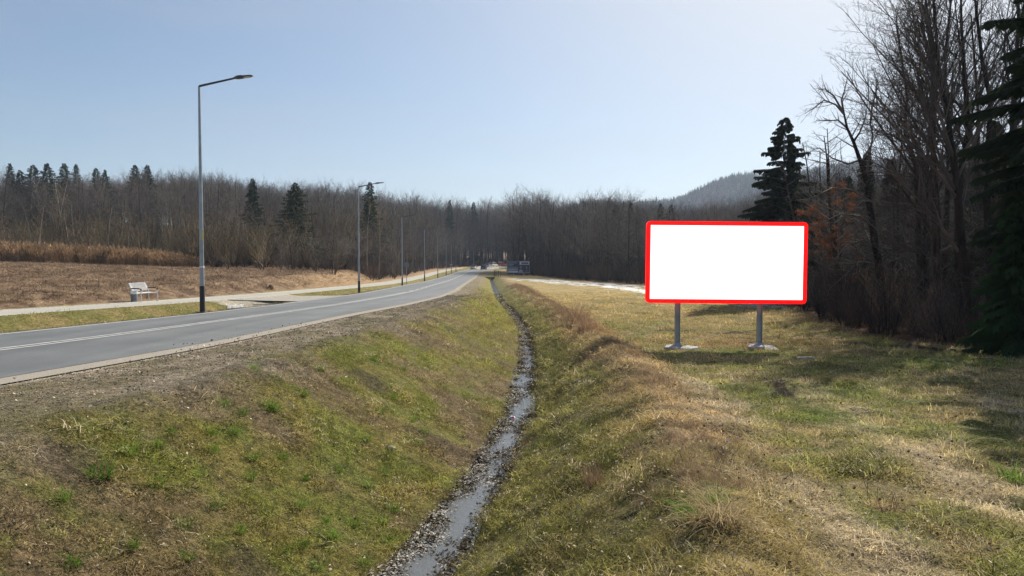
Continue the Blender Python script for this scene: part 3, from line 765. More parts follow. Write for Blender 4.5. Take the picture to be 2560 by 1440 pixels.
# --- single bushes in front of the left wood
for u, v, Y, s_, lab, red in [(655, 560, 83, 1, 'big fan-shaped olive bush at the field edge right of the nearest lamp', 0), (835, 585, 84, .8, 'pale rounded bush left of the second lamp', 0),
                         (790, 615, 82, .7, 'low reddish bush beside the pale rounded one', 1), (700, 610, 82, .7, 'brown bush just right of the big fan-shaped bush', 1),
                         (930, 612, 100, .8, 'dark low bush right of the second lamp post', 1), (985, 610, 126, .8, 'thin bush left of the third lamp', 1), (570, 590, 85, .8, 'grey scrubby bush between the lamp and the fan-shaped bush', 0),
                         (530, 600, 86, .8, 'small reddish bush just right of the nearest lamp post', 1)]:
    p = px(u, v, Y); g0 = gz(p.x, Y); H = p.z-g0; k = int(u) % 4; V_ = (THICK_RED if red else THICK_V)[k]
    place('bush', [(V_[0], 'stems'), (V_[1], 'twigs')], (p.x, Y, g0), (H/8*1.35, H/8*1.35, H/8), u, lab, 'bush', 'bushes at the edge of the left field')

# --- the woods: nearest trees one by one, the rest as one wood
cL = cand(42000, (-330, 150), (85, 430), d_left, 3.5, .5, 150, 1)
cR = cand(14000, (-6, 150), (20, 262), d_right, 3.1, 1.2, 55, 2)
def hmax(x, y, dd, left):
    u = 1280+F*x/y; g0 = gz(x, y, False)-CZ
    cap = sky_h(u)
    if left and x < -30 and dd < 24: cap = min(cap, 120+2.0*dd)
    if left and x < -16 and dd < 8: cap = min(cap, 100)
    return cap*y/F - g0, g0
trees = []
for (x, y, dd), left in [(c_, True) for c_ in cL] + [(c_, False) for c_ in cR]:
    h, g0 = hmax(x, y, dd, left); h *= random.choice([random.uniform(.72, .95), random.uniform(.9, 1.06)])
    h = min(h, random.uniform(20, 25) if y < 200 else random.uniform(26, 30)); 
    if h < 4: continue
    trees.append((x, y, g0+CZ, h, dd, left))
trees.sort(key=lambda t: -(t[3]/t[1])*(1.6 if t[4] < 14 else 1)*(1.4 if abs(t[0]/t[1]) < .72 else .2))
def describe(x, y, dd, left, u, thick, h):
    """what sets a tree of the woods apart: the landmark it stands behind or beside, and how deep in the wood"""
    depth = 'at the very edge' if dd < 4 else 'a few rows in' if dd < 12 else 'deep inside'
    if thick: return 'slim thicket tree beyond the reeds, %s, %s' % ('near the left picture edge' if u < 150 else 'above the bench' if u < 400 else 'left of the nearest lamp', depth), 'young tree', 'thicket trees beyond the reeds'
    if left:
        nm, tab = 'bare trees of the left wood', [(200, 'on the hill at the left picture edge'), (430, 'on the hill above the bench'), (560, 'behind the nearest lamp'), (700, 'around the lone skyline spruce'), (860, 'behind the full dark spruce'), (960, 'behind the second lamp'), (1030, 'behind the third lamp'), (1085, 'behind the fourth lamp'), (1150, 'behind the row of far lamps'), (9999, 'beyond the bend of the road')]
    elif u < 1640:
        nm, tab = 'bare trees behind the right field', [(1270, 'left of the far billboard'), (1330, 'behind the far billboard'), (1400, 'just right of the far billboard'), (1470, 'beyond the thin snow strip'), (1540, 'beyond the middle snow strip'), (9999, 'beyond the broad snow patch')]
    else:
        nm, tab = 'bare trees of the right wood', [(1760, 'behind the left half of the billboard'), (1900, 'behind the right half of the billboard'), (2020, 'around the big spruce behind the billboard'), (2090, 'behind the rusty-leaved beech'), (2170, 'left of the leaning tree'), (2240, 'right of the leaning tree'), (2310, 'left of the fan-crowned tree'), (2370, 'behind the fan-crowned tree'), (2430, 'behind the forked thick trunk'), (2500, 'behind the green low spruce'), (9999, 'at the right picture edge')]
    wh = next(t for lim_, t in tab if u < lim_)
    sz = 'tall' if h > 15 else 'middling' if h > 9 else 'short'
    return '%s bare tree %s, %s' % (sz, wh, depth), 'tree', nm
rest = []
nb = 0
M_TW_R = {}
TREE_R = []
for a_, b_ in TREE_V:
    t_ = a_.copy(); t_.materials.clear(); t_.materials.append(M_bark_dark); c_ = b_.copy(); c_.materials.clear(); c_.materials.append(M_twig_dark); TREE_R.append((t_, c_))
for x, y, z, h, dd, left in trees:
    u = 1280+F*x/y
    thick = left and x < -30 and dd < 24
    if nb < 280 and -60 < u < 2640:
        nb += 1
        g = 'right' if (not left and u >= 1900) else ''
        lab, cat, grp = describe(x, y, dd, left, u, thick, h)
        k = random.randrange(7)
        if thick:
            V_ = THICK_V[k % 4]; s = h/8; place('young_tree', [(V_[0], 'stems'), (V_[1], 'twigs')], (x, y, z), (s*.9, s*.9, s), random.random()*6, lab, cat, grp)
        else:
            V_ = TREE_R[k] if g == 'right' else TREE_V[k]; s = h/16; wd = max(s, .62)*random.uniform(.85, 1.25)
            place('bare_tree', [(V_[0], 'trunk'), (V_[1], 'crown')], (x, y, z), (wd, wd, s), random.random()*6, lab, cat, grp)
    else: rest.append((x, y, z, h, thick, u))

# ------------------------------------------------------------------ instancing for what nobody could count
def stuff(name, P, rot, scl, idx, variants, tint=None):
    """one object: points that carry copies of a few small meshes"""
    P = np.asarray(P, np.float32); n = len(P)
    me = bpy.data.meshes.new(name); me.vertices.add(n); me.vertices.foreach_set('co', P.ravel())
    def at(nm, ty, dom, key, data):
        a = me.attributes.new(nm, ty, 'POINT'); a.data.foreach_set(key, np.ascontiguousarray(data).ravel())
    at('rot', 'FLOAT_VECTOR', 'POINT', 'vector', np.asarray(rot, np.float32)); at('scl', 'FLOAT_VECTOR', 'POINT', 'vector', np.asarray(scl, np.float32))
    at('idx', 'INT', 'POINT', 'value', np.asarray(idx, np.int32))
    if tint is not None:
        t = np.concatenate([np.asarray(tint, np.float32), np.ones((n, 1), np.float32)], 1); at('tint', 'FLOAT_COLOR', 'POINT', 'color', t)
    ob = link(bpy.data.objects.new(name, me))
    coll = bpy.data.collections.new(name+'_kinds')
    for i, mm in enumerate(variants):
        o = bpy.data.objects.new('%s_kind_%02d' % (name, i), mm); coll.objects.link(o)
    ng = bpy.data.node_groups.new(name+'_spread', 'GeometryNodeTree')
    ng.interface.new_socket('Geometry', in_out='INPUT', socket_type='NodeSocketGeometry'); ng.interface.new_socket('Geometry', in_out='OUTPUT', socket_type='NodeSocketGeometry')
    gi = ng.nodes.new('NodeGroupInput'); go = ng.nodes.new('NodeGroupOutput'); ip = ng.nodes.new('GeometryNodeInstanceOnPoints')
    ci = ng.nodes.new('GeometryNodeCollectionInfo'); ci.inputs['Collection'].default_value = coll; ci.inputs['Separate Children'].default_value = True; ci.inputs['Reset Children'].default_value = True
    def na(nm, ty):
        a = ng.nodes.new('GeometryNodeInputNamedAttribute'); a.data_type = ty; a.inputs['Name'].default_value = nm; return a
    ng.links.new(gi.outputs[0], ip.inputs['Points']); ng.links.new(ci.outputs['Instances'], ip.inputs['Instance']); ip.inputs['Pick Instance'].default_value = True
    ng.links.new(na('idx', 'INT').outputs['Attribute'], ip.inputs['Instance Index']); ng.links.new(na('rot', 'FLOAT_VECTOR').outputs['Attribute'], ip.inputs['Rotation'])
    ng.links.new(na('scl', 'FLOAT_VECTOR').outputs['Attribute'], ip.inputs['Scale']); ng.links.new(ip.outputs['Instances'], go.inputs[0])
    md = ob.modifiers.new('spread', 'NODES'); md.node_group = ng
    return tag(ob, kind='stuff')
def joined(a, b, name):
    """trunk and crown as one mesh for the uncountable wood"""
    bm = bmesh.new(); bm.from_mesh(a); n0 = len(bm.faces); bm.from_mesh(b); bm.faces.ensure_lookup_table()
    for f in bm.faces[n0:]: f.material_index = 1
    me = bpy.data.meshes.new(name); bm.to_mesh(me); bm.free(); me.materials.append(a.materials[0]); me.materials.append(b.materials[0]); return me
WOOD = [joined(a, b, 'wood_tree') for a, b in TREE_V] + [joined(a, b, 'thicket_tree') for a, b in THICK_V] + [joined(a, b, 'wood_tree_dark') for a, b in TREE_R]
if rest:
    P_ = [(x, y, z) for x, y, z, h, t, u in rest]; rt = [(0, 0, random.random()*6.28) for _ in rest]
    sc_ = [((h/8*.9,)*2+(h/8,)) if t else ((max(h/16, .62)*random.uniform(.85, 1.15),)*2+(h/16,)) for x, y, z, h, t, u in rest]
    ix = [7+random.randrange(4) if t else (random.randrange(7) if u < 1900 else 11+random.randrange(7)) for x, y, z, h, t, u in rest]
    o = stuff('wood', P_, rt, sc_, ix, WOOD); tag(o, 'mass of bare trees filling the depth of the woods', 'wood')
print('trees', len(trees), 'single', nb, 'rest', len(rest))

# ------------------------------------------------------------------ trees of the right wood that can be told apart
def P_crown(n, ln, ang, start, wig=.06, up=.05, rmin=.006, steps=(8, 6, 5, 4, 2), tip=.2):
    return dict(steps=list(steps), wig=[wig*.6, wig, wig*1.3, wig*1.6, wig*2], up=[up*.3, up, up*.8, up*.5, .02], tip=[tip, .25, .3, .3, .3],
                n=n, start=start, ang=ang, len=ln, rr=[1, .42, .42, .45, .6], rmin=rmin, ref=[1, 4.5, 1.8, .8, .35], shape=lambda f: .5+.6*math.sin(min(1, (1-f)*1.3)*1.57))
def sprout(T_, pts, rad, P, lev=0, length=None):
    """grow side branches from a hand-drawn limb"""
    rng = T_.rng; pts = [Vector(p) for p in pts]; T_.pl.append((pts, list(rad), lev))
    st = len(pts)-1; ln = length or sum((pts[i+1]-pts[i]).length for i in range(st)); n = P['n'][lev+1]; f0 = P['start'][lev+1]; ph = rng.random()*6
    for k in range(n):
        f = f0+(1-f0)*(k+rng.random())/n; x = f*st; i = min(int(x), st-1); q = pts[i].lerp(pts[i+1], x-i); dd = (pts[i+1]-pts[i]).normalized()
        ph += 2.4+rng.random()*.9; a = dd.orthogonal().normalized(); b_ = dd.cross(a); side = a*math.cos(ph)+b_*math.sin(ph)
        an = R(P['ang'][lev+1]*(.75+.5*rng.random())); nd = (dd*math.cos(an)+side*math.sin(an)+Vector((0, 0, .1))).normalized()
        T_.grow(q, nd, P['len'][lev+1]*ln*P['shape'](f)*(.7+.5*rng.random()), max(P['rmin'], min(P['rr'][lev+1]*rad[i], rad[i]*.7)), lev+1, P)
def tree_obj(name, T_, base, label, cat, group, tw=M_twig_dark, bk=M_bark_dark, extra=()):
    for i, (pts, rad, lev) in enumerate(T_.pl): T_.pl[i] = ([p-base for p in pts], rad, lev)
    ms = [(T_.mesh('trunk', bk, (0, 0), [9]), 'trunk'), (T_.mesh('crown', tw, (1, 9), [6, 5, 4, 3, 2]), 'crown')]
    return place(name, [m for m in ms if m[0]]+list(extra), base, 1, 0, label, cat, group)
GR = 'tall bare trees at the front of the right wood'
def limb(pix, Y): return [px(u, v, Y+(dy[0] if dy else 0)) for u, v, *dy in pix]
# great fan-crowned trees
for seed, Y, trunk, r0, label, n in [
    (11, 31, [(2360, 880), (2345, 740), (2338, 600), (2333, 460), (2333, 330), (2340, 200), (2325, 80), (2310, -40)], .20, 'tall tree whose fan of fine twigs spreads widest over the sky', 15),
    (12, 28, [(2440, 885), (2425, 760), (2405, 640), (2395, 500), (2385, 400), (2370, 300), (2345, 150), (2330, -60)], .22, 'thick-stemmed tree forking above the ploughed mud strip', 14),
    (13, 30, [(2405, 870), (2398, 700), (2396, 540), (2400, 440), (2420, 330), (2412, 200), (2405, 90), (2400, -70)], .19, 'straight tree standing between the forked tree and the dark spruce', 13),
    (14, 34, [(2298, 850), (2300, 700), (2296, 560), (2290, 420), (2262, 330), (2268, 240), (2250, 120), (2240, 40)], .15, 'slender tree in the left half of the tall group', 12),
    (15, 29, [(2478, 860), (2476, 700), (2468, 520), (2470, 400), (2476, 250), (2455, 150), (2440, 20), (2430, -80)], .17, 'tall tree just left of the hanging spruce boughs', 12),
    (16, 37, [(2352, 840), (2362, 640), (2372, 420), (2375, 300), (2362, 190), (2368, 90), (2380, -20), (2380, -90)], .16, 'tree with an upright narrow crown at the back of the tall group', 12),
    (17, 26, [(2545, 900), (2540, 640), (2530, 400), (2535, 240), (2545, 80), (2548, -90)], .18, 'dark trunk at the right picture edge behind the spruce', 9)]:
    T_ = Tree(seed); p = limb(trunk, Y); base = Vector((p[0].x, p[0].y, gz(p[0].x, p[0].y))); p[0] = base-Vector((0, 0, .3)); SC.ok(base.x, base.y, 1)
    P = P_crown([1, n, 11, 9, 5], [1, .40, .40, .42, .5], [0, 40, 34, 34, 38], [0, .36, .12, .1, .1], up=.035, rmin=.0055)
    m = len(p); sprout(T_, p, [r0*(1-.85*i/(m-1)) for i in range(m)], P)
    if seed in (11, 12):      # the left-reaching limbs of the fan
        for a in range(7):
            f = .40+.075*a; i = int(f*(m-1)); q = p[i]
            e = px(2172+17*a, 400-62*a, Y+random.uniform(-2, 2)); mid = q.lerp(e, .5)+Vector((0, 0, .45+.2*a)); q1 = q.lerp(mid, .5)+Vector((0, 0, .1))
            sprout(T_, [q, q1, mid, mid.lerp(e, .5)+Vector((0, 0, .25)), e], [.07, .055, .04, .025, .008], P_crown([1, 1, 18, 9, 6], [1, .4, .40, .40, .5], [0, 30, 32, 34, 38], [0, .1, .15, .1, .1], up=.02), 1)
    tree_obj('bare_tree', T_, base, label, 'tree', GR)
for i, (u, Y, h, lab) in enumerate([(2318, 41, 16, 'tall bare tree between the slender and the fan-crowned trees'),  (2425, 38, 16, 'tall bare tree just behind the forked trunk'),
      (2462, 42, 17, 'tall bare tree behind the dark spruce at the right'), (2530, 42, 17, 'tall bare tree farthest right behind the spruce boughs'), (2240, 50, 14, 'slim tall tree right of the leaning one, deep in shade')]):
    p = gp(u, Y); SC.ok(p.x, p.y, 1); V_ = TREE_R[(i*3) % 7]; s = h/16
    place('bare_tree', [(V_[0], 'trunk'), (V_[1], 'crown')], p, (s*.95, s*.95, s), i*1.7, lab, 'tree', GR)
# leaning tree with long arching limbs to the left
T_ = Tree(31); Y = 37
p = limb([(2222, 850), (2208, 740), (2196, 660), (2182, 570), (2172, 500), (2165, 450), (2150, 400), (2134, 355), (2118, 320), (2110, 285)], Y)
base = Vector((p[0].x, p[0].y, gz(p[0].x, p[0].y))); p[0] = base-Vector((0, 0, .3)); SC.ok(base.x, base.y, 1)
PC = P_crown([1, 6, 8, 6, 5], [1, .16, .45, .45, .5], [0, 45, 40, 38, 38], [0, .5, .2, .1, .1])
sprout(T_, p, [.21, .2, .19, .17, .15, .13, .10, .08, .06, .045], PC)
PB = P_crown([1, 1, 12, 7, 5], [1, .5, .33, .42, .5], [0, 40, 38, 38, 38], [0, .2, .25, .1, .1], up=.03)
for pix in [[(2110, 285), (2090, 262), (2060, 250), (2035, 270), (2010, 285)], [(2110, 285), (2104, 250), (2112, 225), (2117, 200)], [(2118, 320), (2095, 300), (2070, 302), (2040, 300)],
            [(2110, 285), (2085, 240), (2062, 222), (2045, 225)], [(2165, 450), (2172, 400), (2182, 340), (2176, 310), (2150, 312), (2130, 292)], [(2176, 310), (2180, 270), (2190, 230), (2196, 200)],
            [(2150, 400), (2120, 410), (2080, 395), (2050, 370), (2030, 375)], [(2172, 500), (2130, 475), (2080, 470), (2030, 495), (2000, 500)], [(2182, 570), (2150, 540), (2100, 535), (2050, 560), (2010, 570)],
            [(2196, 660), (2150, 655), (2110, 690), (2060, 735)], [(2188, 620), (2160, 600), (2120, 610), (2085, 650)], [(2134, 355), (2150, 330), (2165, 290), (2160, 250)]]:
    q = [px(u, v, Y+random.uniform(-.4, .4)+(i*random.uniform(-.4, .4))) for i, (u, v) in enumerate(pix)]; m = len(q)
    sprout(T_, q, [.06*(1-.8*i/(m-1)) for i in range(m)], PB, 1)
tree_obj('bare_tree', T_, base, 'leaning tree with long limbs arching left right of the billboard', 'tree', GR)
# the twiggy half-dead conifers between it and the big spruce
for seed, u, v, Y, rr_, label in [(33, 2082, 318, 58, 1.9, 'thin straight see-through tree just right of the big spruce'), (34, 2045, 345, 55, 2.0, 'round twiggy tree leaning against the big spruce'), (35, 2015, 400, 52, 2, 'low twiggy tree in front of the big spruce'), (36, 2066, 365, 50, 2, 'twiggy tree between the thin straight tree and the rusty beech')]:
    T_ = Tree(seed); tp = px(u, v, Y); g0 = gz(tp.x, Y); H = tp.z-g0; SC.ok(tp.x, Y, 1)
    T_.grow(Vector((tp.x, Y, g0-.2)), Vector((.02, 0, 1)).normalized(), H, .14, 0, P_crown([1, 34, 9, 7, 3], [1, .17, .4, .4, .5], [0, 62, 45, 40, 38], [0, .18, .1, .1, .1], up=.01, rmin=.009))
    tree_obj('bare_tree', T_, Vector((tp.x, Y, g0)), label, 'tree', GR)
# rusty-leaved young beech
def leaf_cloud(centres, rad, n, size, mt, seed, flat=.6):
    g = np.random.default_rng(seed); C = np.array([tuple(c) for c in centres]); k = g.integers(0, len(C), n)
    P = C[k] + g.normal(0, 1, (n, 3))*np.array([rad, rad, rad*flat])*.55
    a = g.normal(0, 1, (n, 3)); a /= np.linalg.norm(a, axis=1)[:, None]; b = np.cross(a, g.normal(0, 1, (n, 3))); b /= np.linalg.norm(b, axis=1)[:, None]
    s = size*(.6+.8*g.random(n))[:, None]; V = np.stack([P-a*s, P-b*s*.5, P+a*s, P+b*s*.5], 1).reshape(-1, 3); i = np.arange(n)*4
    return np_mesh('leaves', V, np.stack([i, i+1, i+2, i+3], 1), mt, smooth=False)
T_ = Tree(41); Y = 40
p = limb([(2116, 820), (2104, 740), (2092, 670), (2084, 600), (2078, 540), (2072, 480), (2068, 400), (2060, 340)], Y); base = Vector((p[0].x, p[0].y, gz(p[0].x, p[0].y))); p[0] = base-Vector((0, 0, .3)); SC.ok(base.x, base.y, 1)
sprout(T_, p, [.16, .15, .14, .12, .10, .08, .05, .02], P_crown([1, 20, 8, 6, 4], [1, .22, .4, .4, .5], [0, 66, 42, 40, 38], [0, .22, .15, .1, .1], up=.03))
cl = [px(u, v, Y+random.uniform(-1, 1)) for u, v in [(2115, 725), (2095, 735), (2135, 735), (2060, 700), (2040, 705), (2080, 620), (2100, 640), (2050, 615), (2105, 585), (2080, 520), (2060, 545), (2095, 500), (2035, 640), (2030, 760), (2045, 750), (2120, 610), (2025, 590), (2040, 520)]]
tw = [q_ for pts_, rad_, lev_ in T_.pl if lev_ >= 3 for q_ in pts_[1:]]; random.shuffle(tw)
tw = [q_ for q_ in tw if any((q_-c_).length < 1.0 for c_ in cl)][:900]
lv = leaf_cloud([c-base for c in tw] or [c-base for c in cl], .16, 3800, .042, M_leaf_rust, 5, .9)
tree_obj('beech_tree', T_, base, 'young beech still holding rusty brown leaves right of the billboard', 'tree', None, extra=[(lv, 'leaves')])
# spruces of the right wood
def put_spruce(seed, u, v, Y, R0, label, dens=1., start=.05, needles=None, detail=2, droop=.35, thin=0, H=None, fine=1.0):
    tp = px(u, v, Y); g0 = gz(tp.x, Y); H = H or tp.z-g0; SC.ok(tp.x, Y, 1.2)
    m = spruce(seed, H, R0, dens, start, needles, detail, droop, thin, fine)
    place('spruce_tree', [(m[0], 'trunk'), (m[1], 'crown')], (tp.x, Y, g0), 1, 0, label, 'spruce', 'spruces of the right wood')
put_spruce(51, 1963, 293, 55, 4.3, 'tall pointed spruce rising behind the right end of the red-rimmed billboard', 1.1, .06, M_needle_dark, 2, .42, .25, None, 1.7)
put_spruce(52, 2168, 378, 66, 2.4, 'small dark spruce behind the leaning bare tree', .9, .1, M_needle_dark)
put_spruce(53, 2228, 398, 62, 2.2, 'small dark spruce right of the leaning tree, left of the tall group', .9, .1, M_needle_dark)
put_spruce(54, 2120, 440, 62, 2.2, 'low spruce left of the leaning tree above the rusty leaves', .9, .05, M_needle_dark, 2)
put_spruce(55, 2612, -300, 21.5, 2.6, 'huge dark spruce with hanging boughs at the right picture edge', .8, .2, M_needle_dark, 2, .6, .45, 14.5, 3.0)
put_spruce(56, 2548, 505, 21.5, 1.55, 'green low spruce in front of the huge one at the right picture edge', 1.7, .04, M_needle_lit, 2, .6, .1, None, 2.2)
put_spruce(57, 2420, 420, 52, 2.3, 'dark spruce seen between the tall trunks', .8, .1, M_needle_dark)
put_spruce(58, 2492, 300, 40, 2.4, 'dark spruce behind the trunk left of the hanging boughs', .8, .1, M_needle_dark)

# ------------------------------------------------------------------ undergrowth, reeds, grass
def blades(seed, n, rad, ln, width, lean, mt, segs=2, curl=.5, head=0):
    g = random.Random(seed); V = []; Fq = []; Ft = []; o = 0
    for _ in range(n):
        a = g.random()*6.283; r = rad*math.sqrt(g.random()); p = Vector((r*math.cos(a), r*math.sin(a), -.01))
        az = g.random()*6.283; le = abs(g.gauss(lean, lean*.45)); L_ = ln*(.5+.8*g.random()); d = Vector((math.cos(az)*math.sin(le), math.sin(az)*math.sin(le), math.cos(le)))
        w = Vector((-math.sin(az), math.cos(az), 0))*width*(.6+.7*g.random())
        pts = [p]
        for i in range(segs):
            d = (d+Vector((math.cos(az), math.sin(az), -.6))*curl*(i+.3)/segs).normalized(); p = p+d*L_/segs; pts.append(p)
        for i in range(segs):
            t0, t1 = 1-i/segs*.6, 1-(i+1)/segs*.6
            if i < segs-1: V += [pts[i]-w*t0, pts[i]+w*t0]; Fq.append((o, o+1, o+3, o+2)); o += 2
            else: V += [pts[i]-w*t0, pts[i]+w*t0, pts[i+1]]; Ft.append((o, o+1, o+2)); o += 3
        if head:
            for q in range(4):
                hp = pts[-1]-d*L_*.05*q; s_ = head*(.6+.8*g.random()); az2 = g.random()*6.28; ww = Vector((math.cos(az2), math.sin(az2), .3))*s_
                V += [hp-d*s_*2, hp+ww, hp+d*s_]; Ft.append((o, o+1, o+2)); o += 3
    V = np.array([tuple(v) for v in V]); fs = []
    if Fq: fs.append(np.array(Fq))
    fs.append(np.array(Ft)); return np_mesh('blades', V, fs, mt, smooth=False)
GRASS_V = [blades(600+k, 36, .15, .045, .0026, 1.12, M_grass) for k in range(4)] + [blades(610+k, 24, .17, .12, .0026, 1.32, M_grass, 3, .8) for k in range(3)]
STALK_V = [blades(620+k, 22, .45, .42, .011, 1.0, M_stalk, 2, .45) for k in range(4)]
def normals(X, Y):
    e = .12; hx = (height(X+e, Y, False)-height(X-e, Y, False))/(2*e); hy = (height(X, Y+e, False)-height(X, Y-e, False))/(2*e)
    return -hx, -hy
def polar_points(n, d0, d1, power, seed, span=50):
    g = np.random.default_rng(seed); u = g.random(n); k = 2-power
    d = (d0**k + u*(d1**k-d0**k))**(1/k); th = np.radians(g.uniform(-span, span, n)); return d*np.sin(th), d*np.cos(th), d, g
def off_limits(X, Y):
    Yc = np.clip(Y, -60, 319)
    xr, xl, xp, xw = XR(Yc), XL(Yc), XP(Yc), XW(Yc)
    return ((X > xl-.12) & (X < xr+.30)) | ((X < xp+.12) & (X > xp-PW-.12)) | ((X < xl) & (X > xp) & (Y > 36) & (Y < 47)) | ((np.abs(X-xw) < HW(Y)+.04) & (Y < 148))
X, Y, D, g = polar_points(150000, 2.3, 75, 1.55, 21)
keep = ~off_limits(X, Y); Yc = np.clip(Y, -60, 319); xr, xl, xp, xt, xw, xc = XR(Yc), XL(Yc), XP(Yc), XT(Yc), XW(Yc), XC(Yc)
dr = d_right(X, Y); dl = d_left(X, Y)
gap_ = (fbm(X, Y, .42, 63, 3) < .41) & (g.random(len(X)) < .6) & (Y < 30)
bare = gap_ | (mud_mask(X, Y) > .4) | (dr > 1.5) | (dl > 0)
verge = (X > xr) & (X < xt); soil = (fbm(X, Y, 1.4, 120, 3) > .60) & (X < xw)
keep &= ~bare & ~(verge & (g.random(len(X)) < .30)) & ~(soil & (g.random(len(X)) < .6)) & (X > xp-PW-.2)
gc = ground_colour(X, Y); snow = gc[:, 2] > .45; keep &= ~snow
X, Y, D, gc = X[keep], Y[keep], D[keep], gc[keep]; xr, xt, xw, xc = xr[keep], xt[keep], xw[keep], xc[keep]
n = len(X); Z = height(X, Y); rnd = g.random(n)
long_ = (X > xc-.3) & (rnd < .62) | (X > xw) & (rnd < .35) | (X < xw) & (X > xt) & (rnd < .22)
idx = np.where(long_, g.integers(4, 7, n), g.integers(0, 4, n))
sc_ = np.clip((D/7)**.5, .8, 2.6)*g.uniform(.7, 1.35, n); sc_ = np.where((X > xr) & (X < xt+.2), sc_*.55, sc_)
hx, hy = normals(X, Y)
rot = np.stack([-np.arctan(hy)*1.0, np.arctan(hx)*1.0, g.uniform(0, 6.28, n)], 1)*np.array([1., 1., 1.])
# tilt is applied before the spin, so turn it into the spun frame
c_, s_ = np.cos(rot[:, 2]), np.sin(rot[:, 2]); tx, ty = rot[:, 0].copy(), rot[:, 1].copy()
rot[:, 0], rot[:, 1] = tx, ty
cl_ = np.clip((fbm(X, Y, .42, 63, 3)-.30)*2.6, .12, 1.3); sc_ = sc_*(.45+.65*cl_)
tint = gc*g.uniform(.8, 2.7, (n, 1))*(.55+.95*vnoise(X/.17, Y/.17, 64))[:, None]*np.array([1.06, 1.05, .92]); straw_ = (g.random(n) < np.where(X > xc-.5, .14+.7*tracks(X, Y), .09)); tint[straw_] = np.array([.56, .48, .34])*g.uniform(.6, 1.4, (straw_.sum(), 1))
o = stuff('grass', np.stack([X, Y, Z], 1), rot, np.stack([sc_*1.0, sc_, sc_*g.uniform(.8, 1.2, n)], 1), idx, GRASS_V, tint)
tag(o, 'short matted winter grass over the banks and the field', 'grass')
# dead plants on the left field
X, Y, D, g = polar_points(42000, 25, 120, 1.25, 22)
Yc = np.clip(Y, -60, 319); xp = XP(Yc); dl = d_left(X, Y); k = (X < xp-PW-.5) & (dl < .5) & ((Y < 104) | (X < -40)); X, Y, D, xp = X[k], Y[k], D[k], xp[k]; n = len(X)
gc = ground_colour(X, Y); sc_ = (D/40)**.35*g.uniform(.45, 1.0, n)*np.where(xp-PW-X < 1.4, .35, 1)
tint = gc*g.uniform(.6, 1.9, (n, 1)); o = stuff('dead_stalks', np.stack([X, Y, height(X, Y)], 1), np.stack([g.normal(0, .1, n), g.normal(0, .1, n), g.uniform(0, 6.28, n)], 1), np.stack([sc_*1.3, sc_*1.3, sc_*.55], 1), g.integers(0, 4, n), STALK_V, tint)
tag(o, 'beaten down brown dead plants covering the left field', 'dead plants')
# tall tan reeds in front of the thicket
REED_V = [blades(630+k, 26, .5, 2.0, .016, .12, M_stalk, 3, .12, .09) for k in range(3)]
X = NP.uniform(-95, -26, 9000); Y = NP.uniform(74, 118, 9000); dl = d_left(X, Y); u = 1280+F*X/Y
lim = np.interp(u, [-200, 350, 470, 520], [-9, -6, -3, .5]); k = (dl < 1.2) & (dl > lim) & (u < 500); X, Y, u = X[k], Y[k], u[k]; n = len(X)
hh = np.interp(u, [-200, 300, 420, 500], [1.05, .9, .75, .5])*NP.uniform(.6, 1.15, n)
tint = np.array([.36, .245, .145])*NP.uniform(.65, 1.3, (n, 1)); o = stuff('reeds', np.stack([X, Y, height(X, Y)], 1), np.stack([NP.normal(0, .06, n), NP.normal(.05, .06, n), NP.uniform(0, 6.28, n)], 1), np.stack([hh*0+1, hh*0+1, hh], 1), NP.integers(0, 3, n), REED_V, tint)
tag(o, 'band of tall tan dry reeds in front of the thicket', 'reeds')
# brush under and along the woods
BR = [joined(a, b, 'brush') for a, b in THICK_V] + [joined(a, b, 'brush_red') for a, b in THICK_RED]
BRD = []
for a, b in THICK_V[:3]:
    c2 = b.copy(); c2.materials.clear(); c2.materials.append(M_twig_dark); a2 = a.copy(); a2.materials.clear(); a2.materials.append(M_bark_dark); BRD.append(joined(a2, c2, 'brush_dark'))
def brush(name, X, Y, hlo, hhi, pick, label, wide=1.5):
    n = len(X); h = (hlo+(hhi-hlo)*NP.random(n)**1.6*(.45+.9*fbm(X, Y, 5., 333, 2)))/8; sx = h*wide
    o = stuff(name, np.stack([X, Y, height(X, Y, False)-.05], 1), np.stack([NP.normal(0, .08, n), NP.normal(0, .08, n), NP.uniform(0, 6.28, n)], 1), np.stack([sx, sx, h], 1), NP.choice(pick, n), BR+BRD, None)
    tag(o, label, 'undergrowth')
X = NP.uniform(-110, 40, 16000); Y = NP.uniform(82, 345, 16000); dl = d_left(X, Y); ok = (dl > .3) & (dl < np.where(X < -34, 30, 14)) & (np.abs(X) < .85*Y); X, Y, dl = X[ok], Y[ok], dl[ok]
m = X < -34; brush('undergrowth', X[m][:2600], Y[m][:2600], 3.0, 8.2, [0, 1, 2, 3, 0, 1, 4], 'olive-brown brush filling the thicket beyond the reeds', 1.0)
brush('undergrowth', X[~m][:1500], Y[~m][:1500], 1.2, 3.4, [0, 4, 5, 6, 7, 8, 9, 10], 'brown brush along the foot of the left wood', 1.6)
X = NP.uniform(-4, 90, 60000); Y = NP.uniform(12, 262, 60000); dr = d_right(X, Y); ok = (dr > .2) & (dr < 26) & (X < .9*Y+3) & (NP.random(len(X)) < np.interp(dr, [0, 5, 26], [1, .6, .2])); X, Y = X[ok], Y[ok]
nr = Y < 62
brush('undergrowth', X[nr][:1500], Y[nr][:1500], .5, 3.6, [8, 9, 10, 8, 9, 10, 4, 0], 'dark saplings and brush at the foot of the right wood', 1.15)
brush('undergrowth', X[~nr][:2000], Y[~nr][:2000], 1.2, 4.0, [8, 9, 10, 4, 5], 'low dark brush under the trees beyond the right field', 1.5)
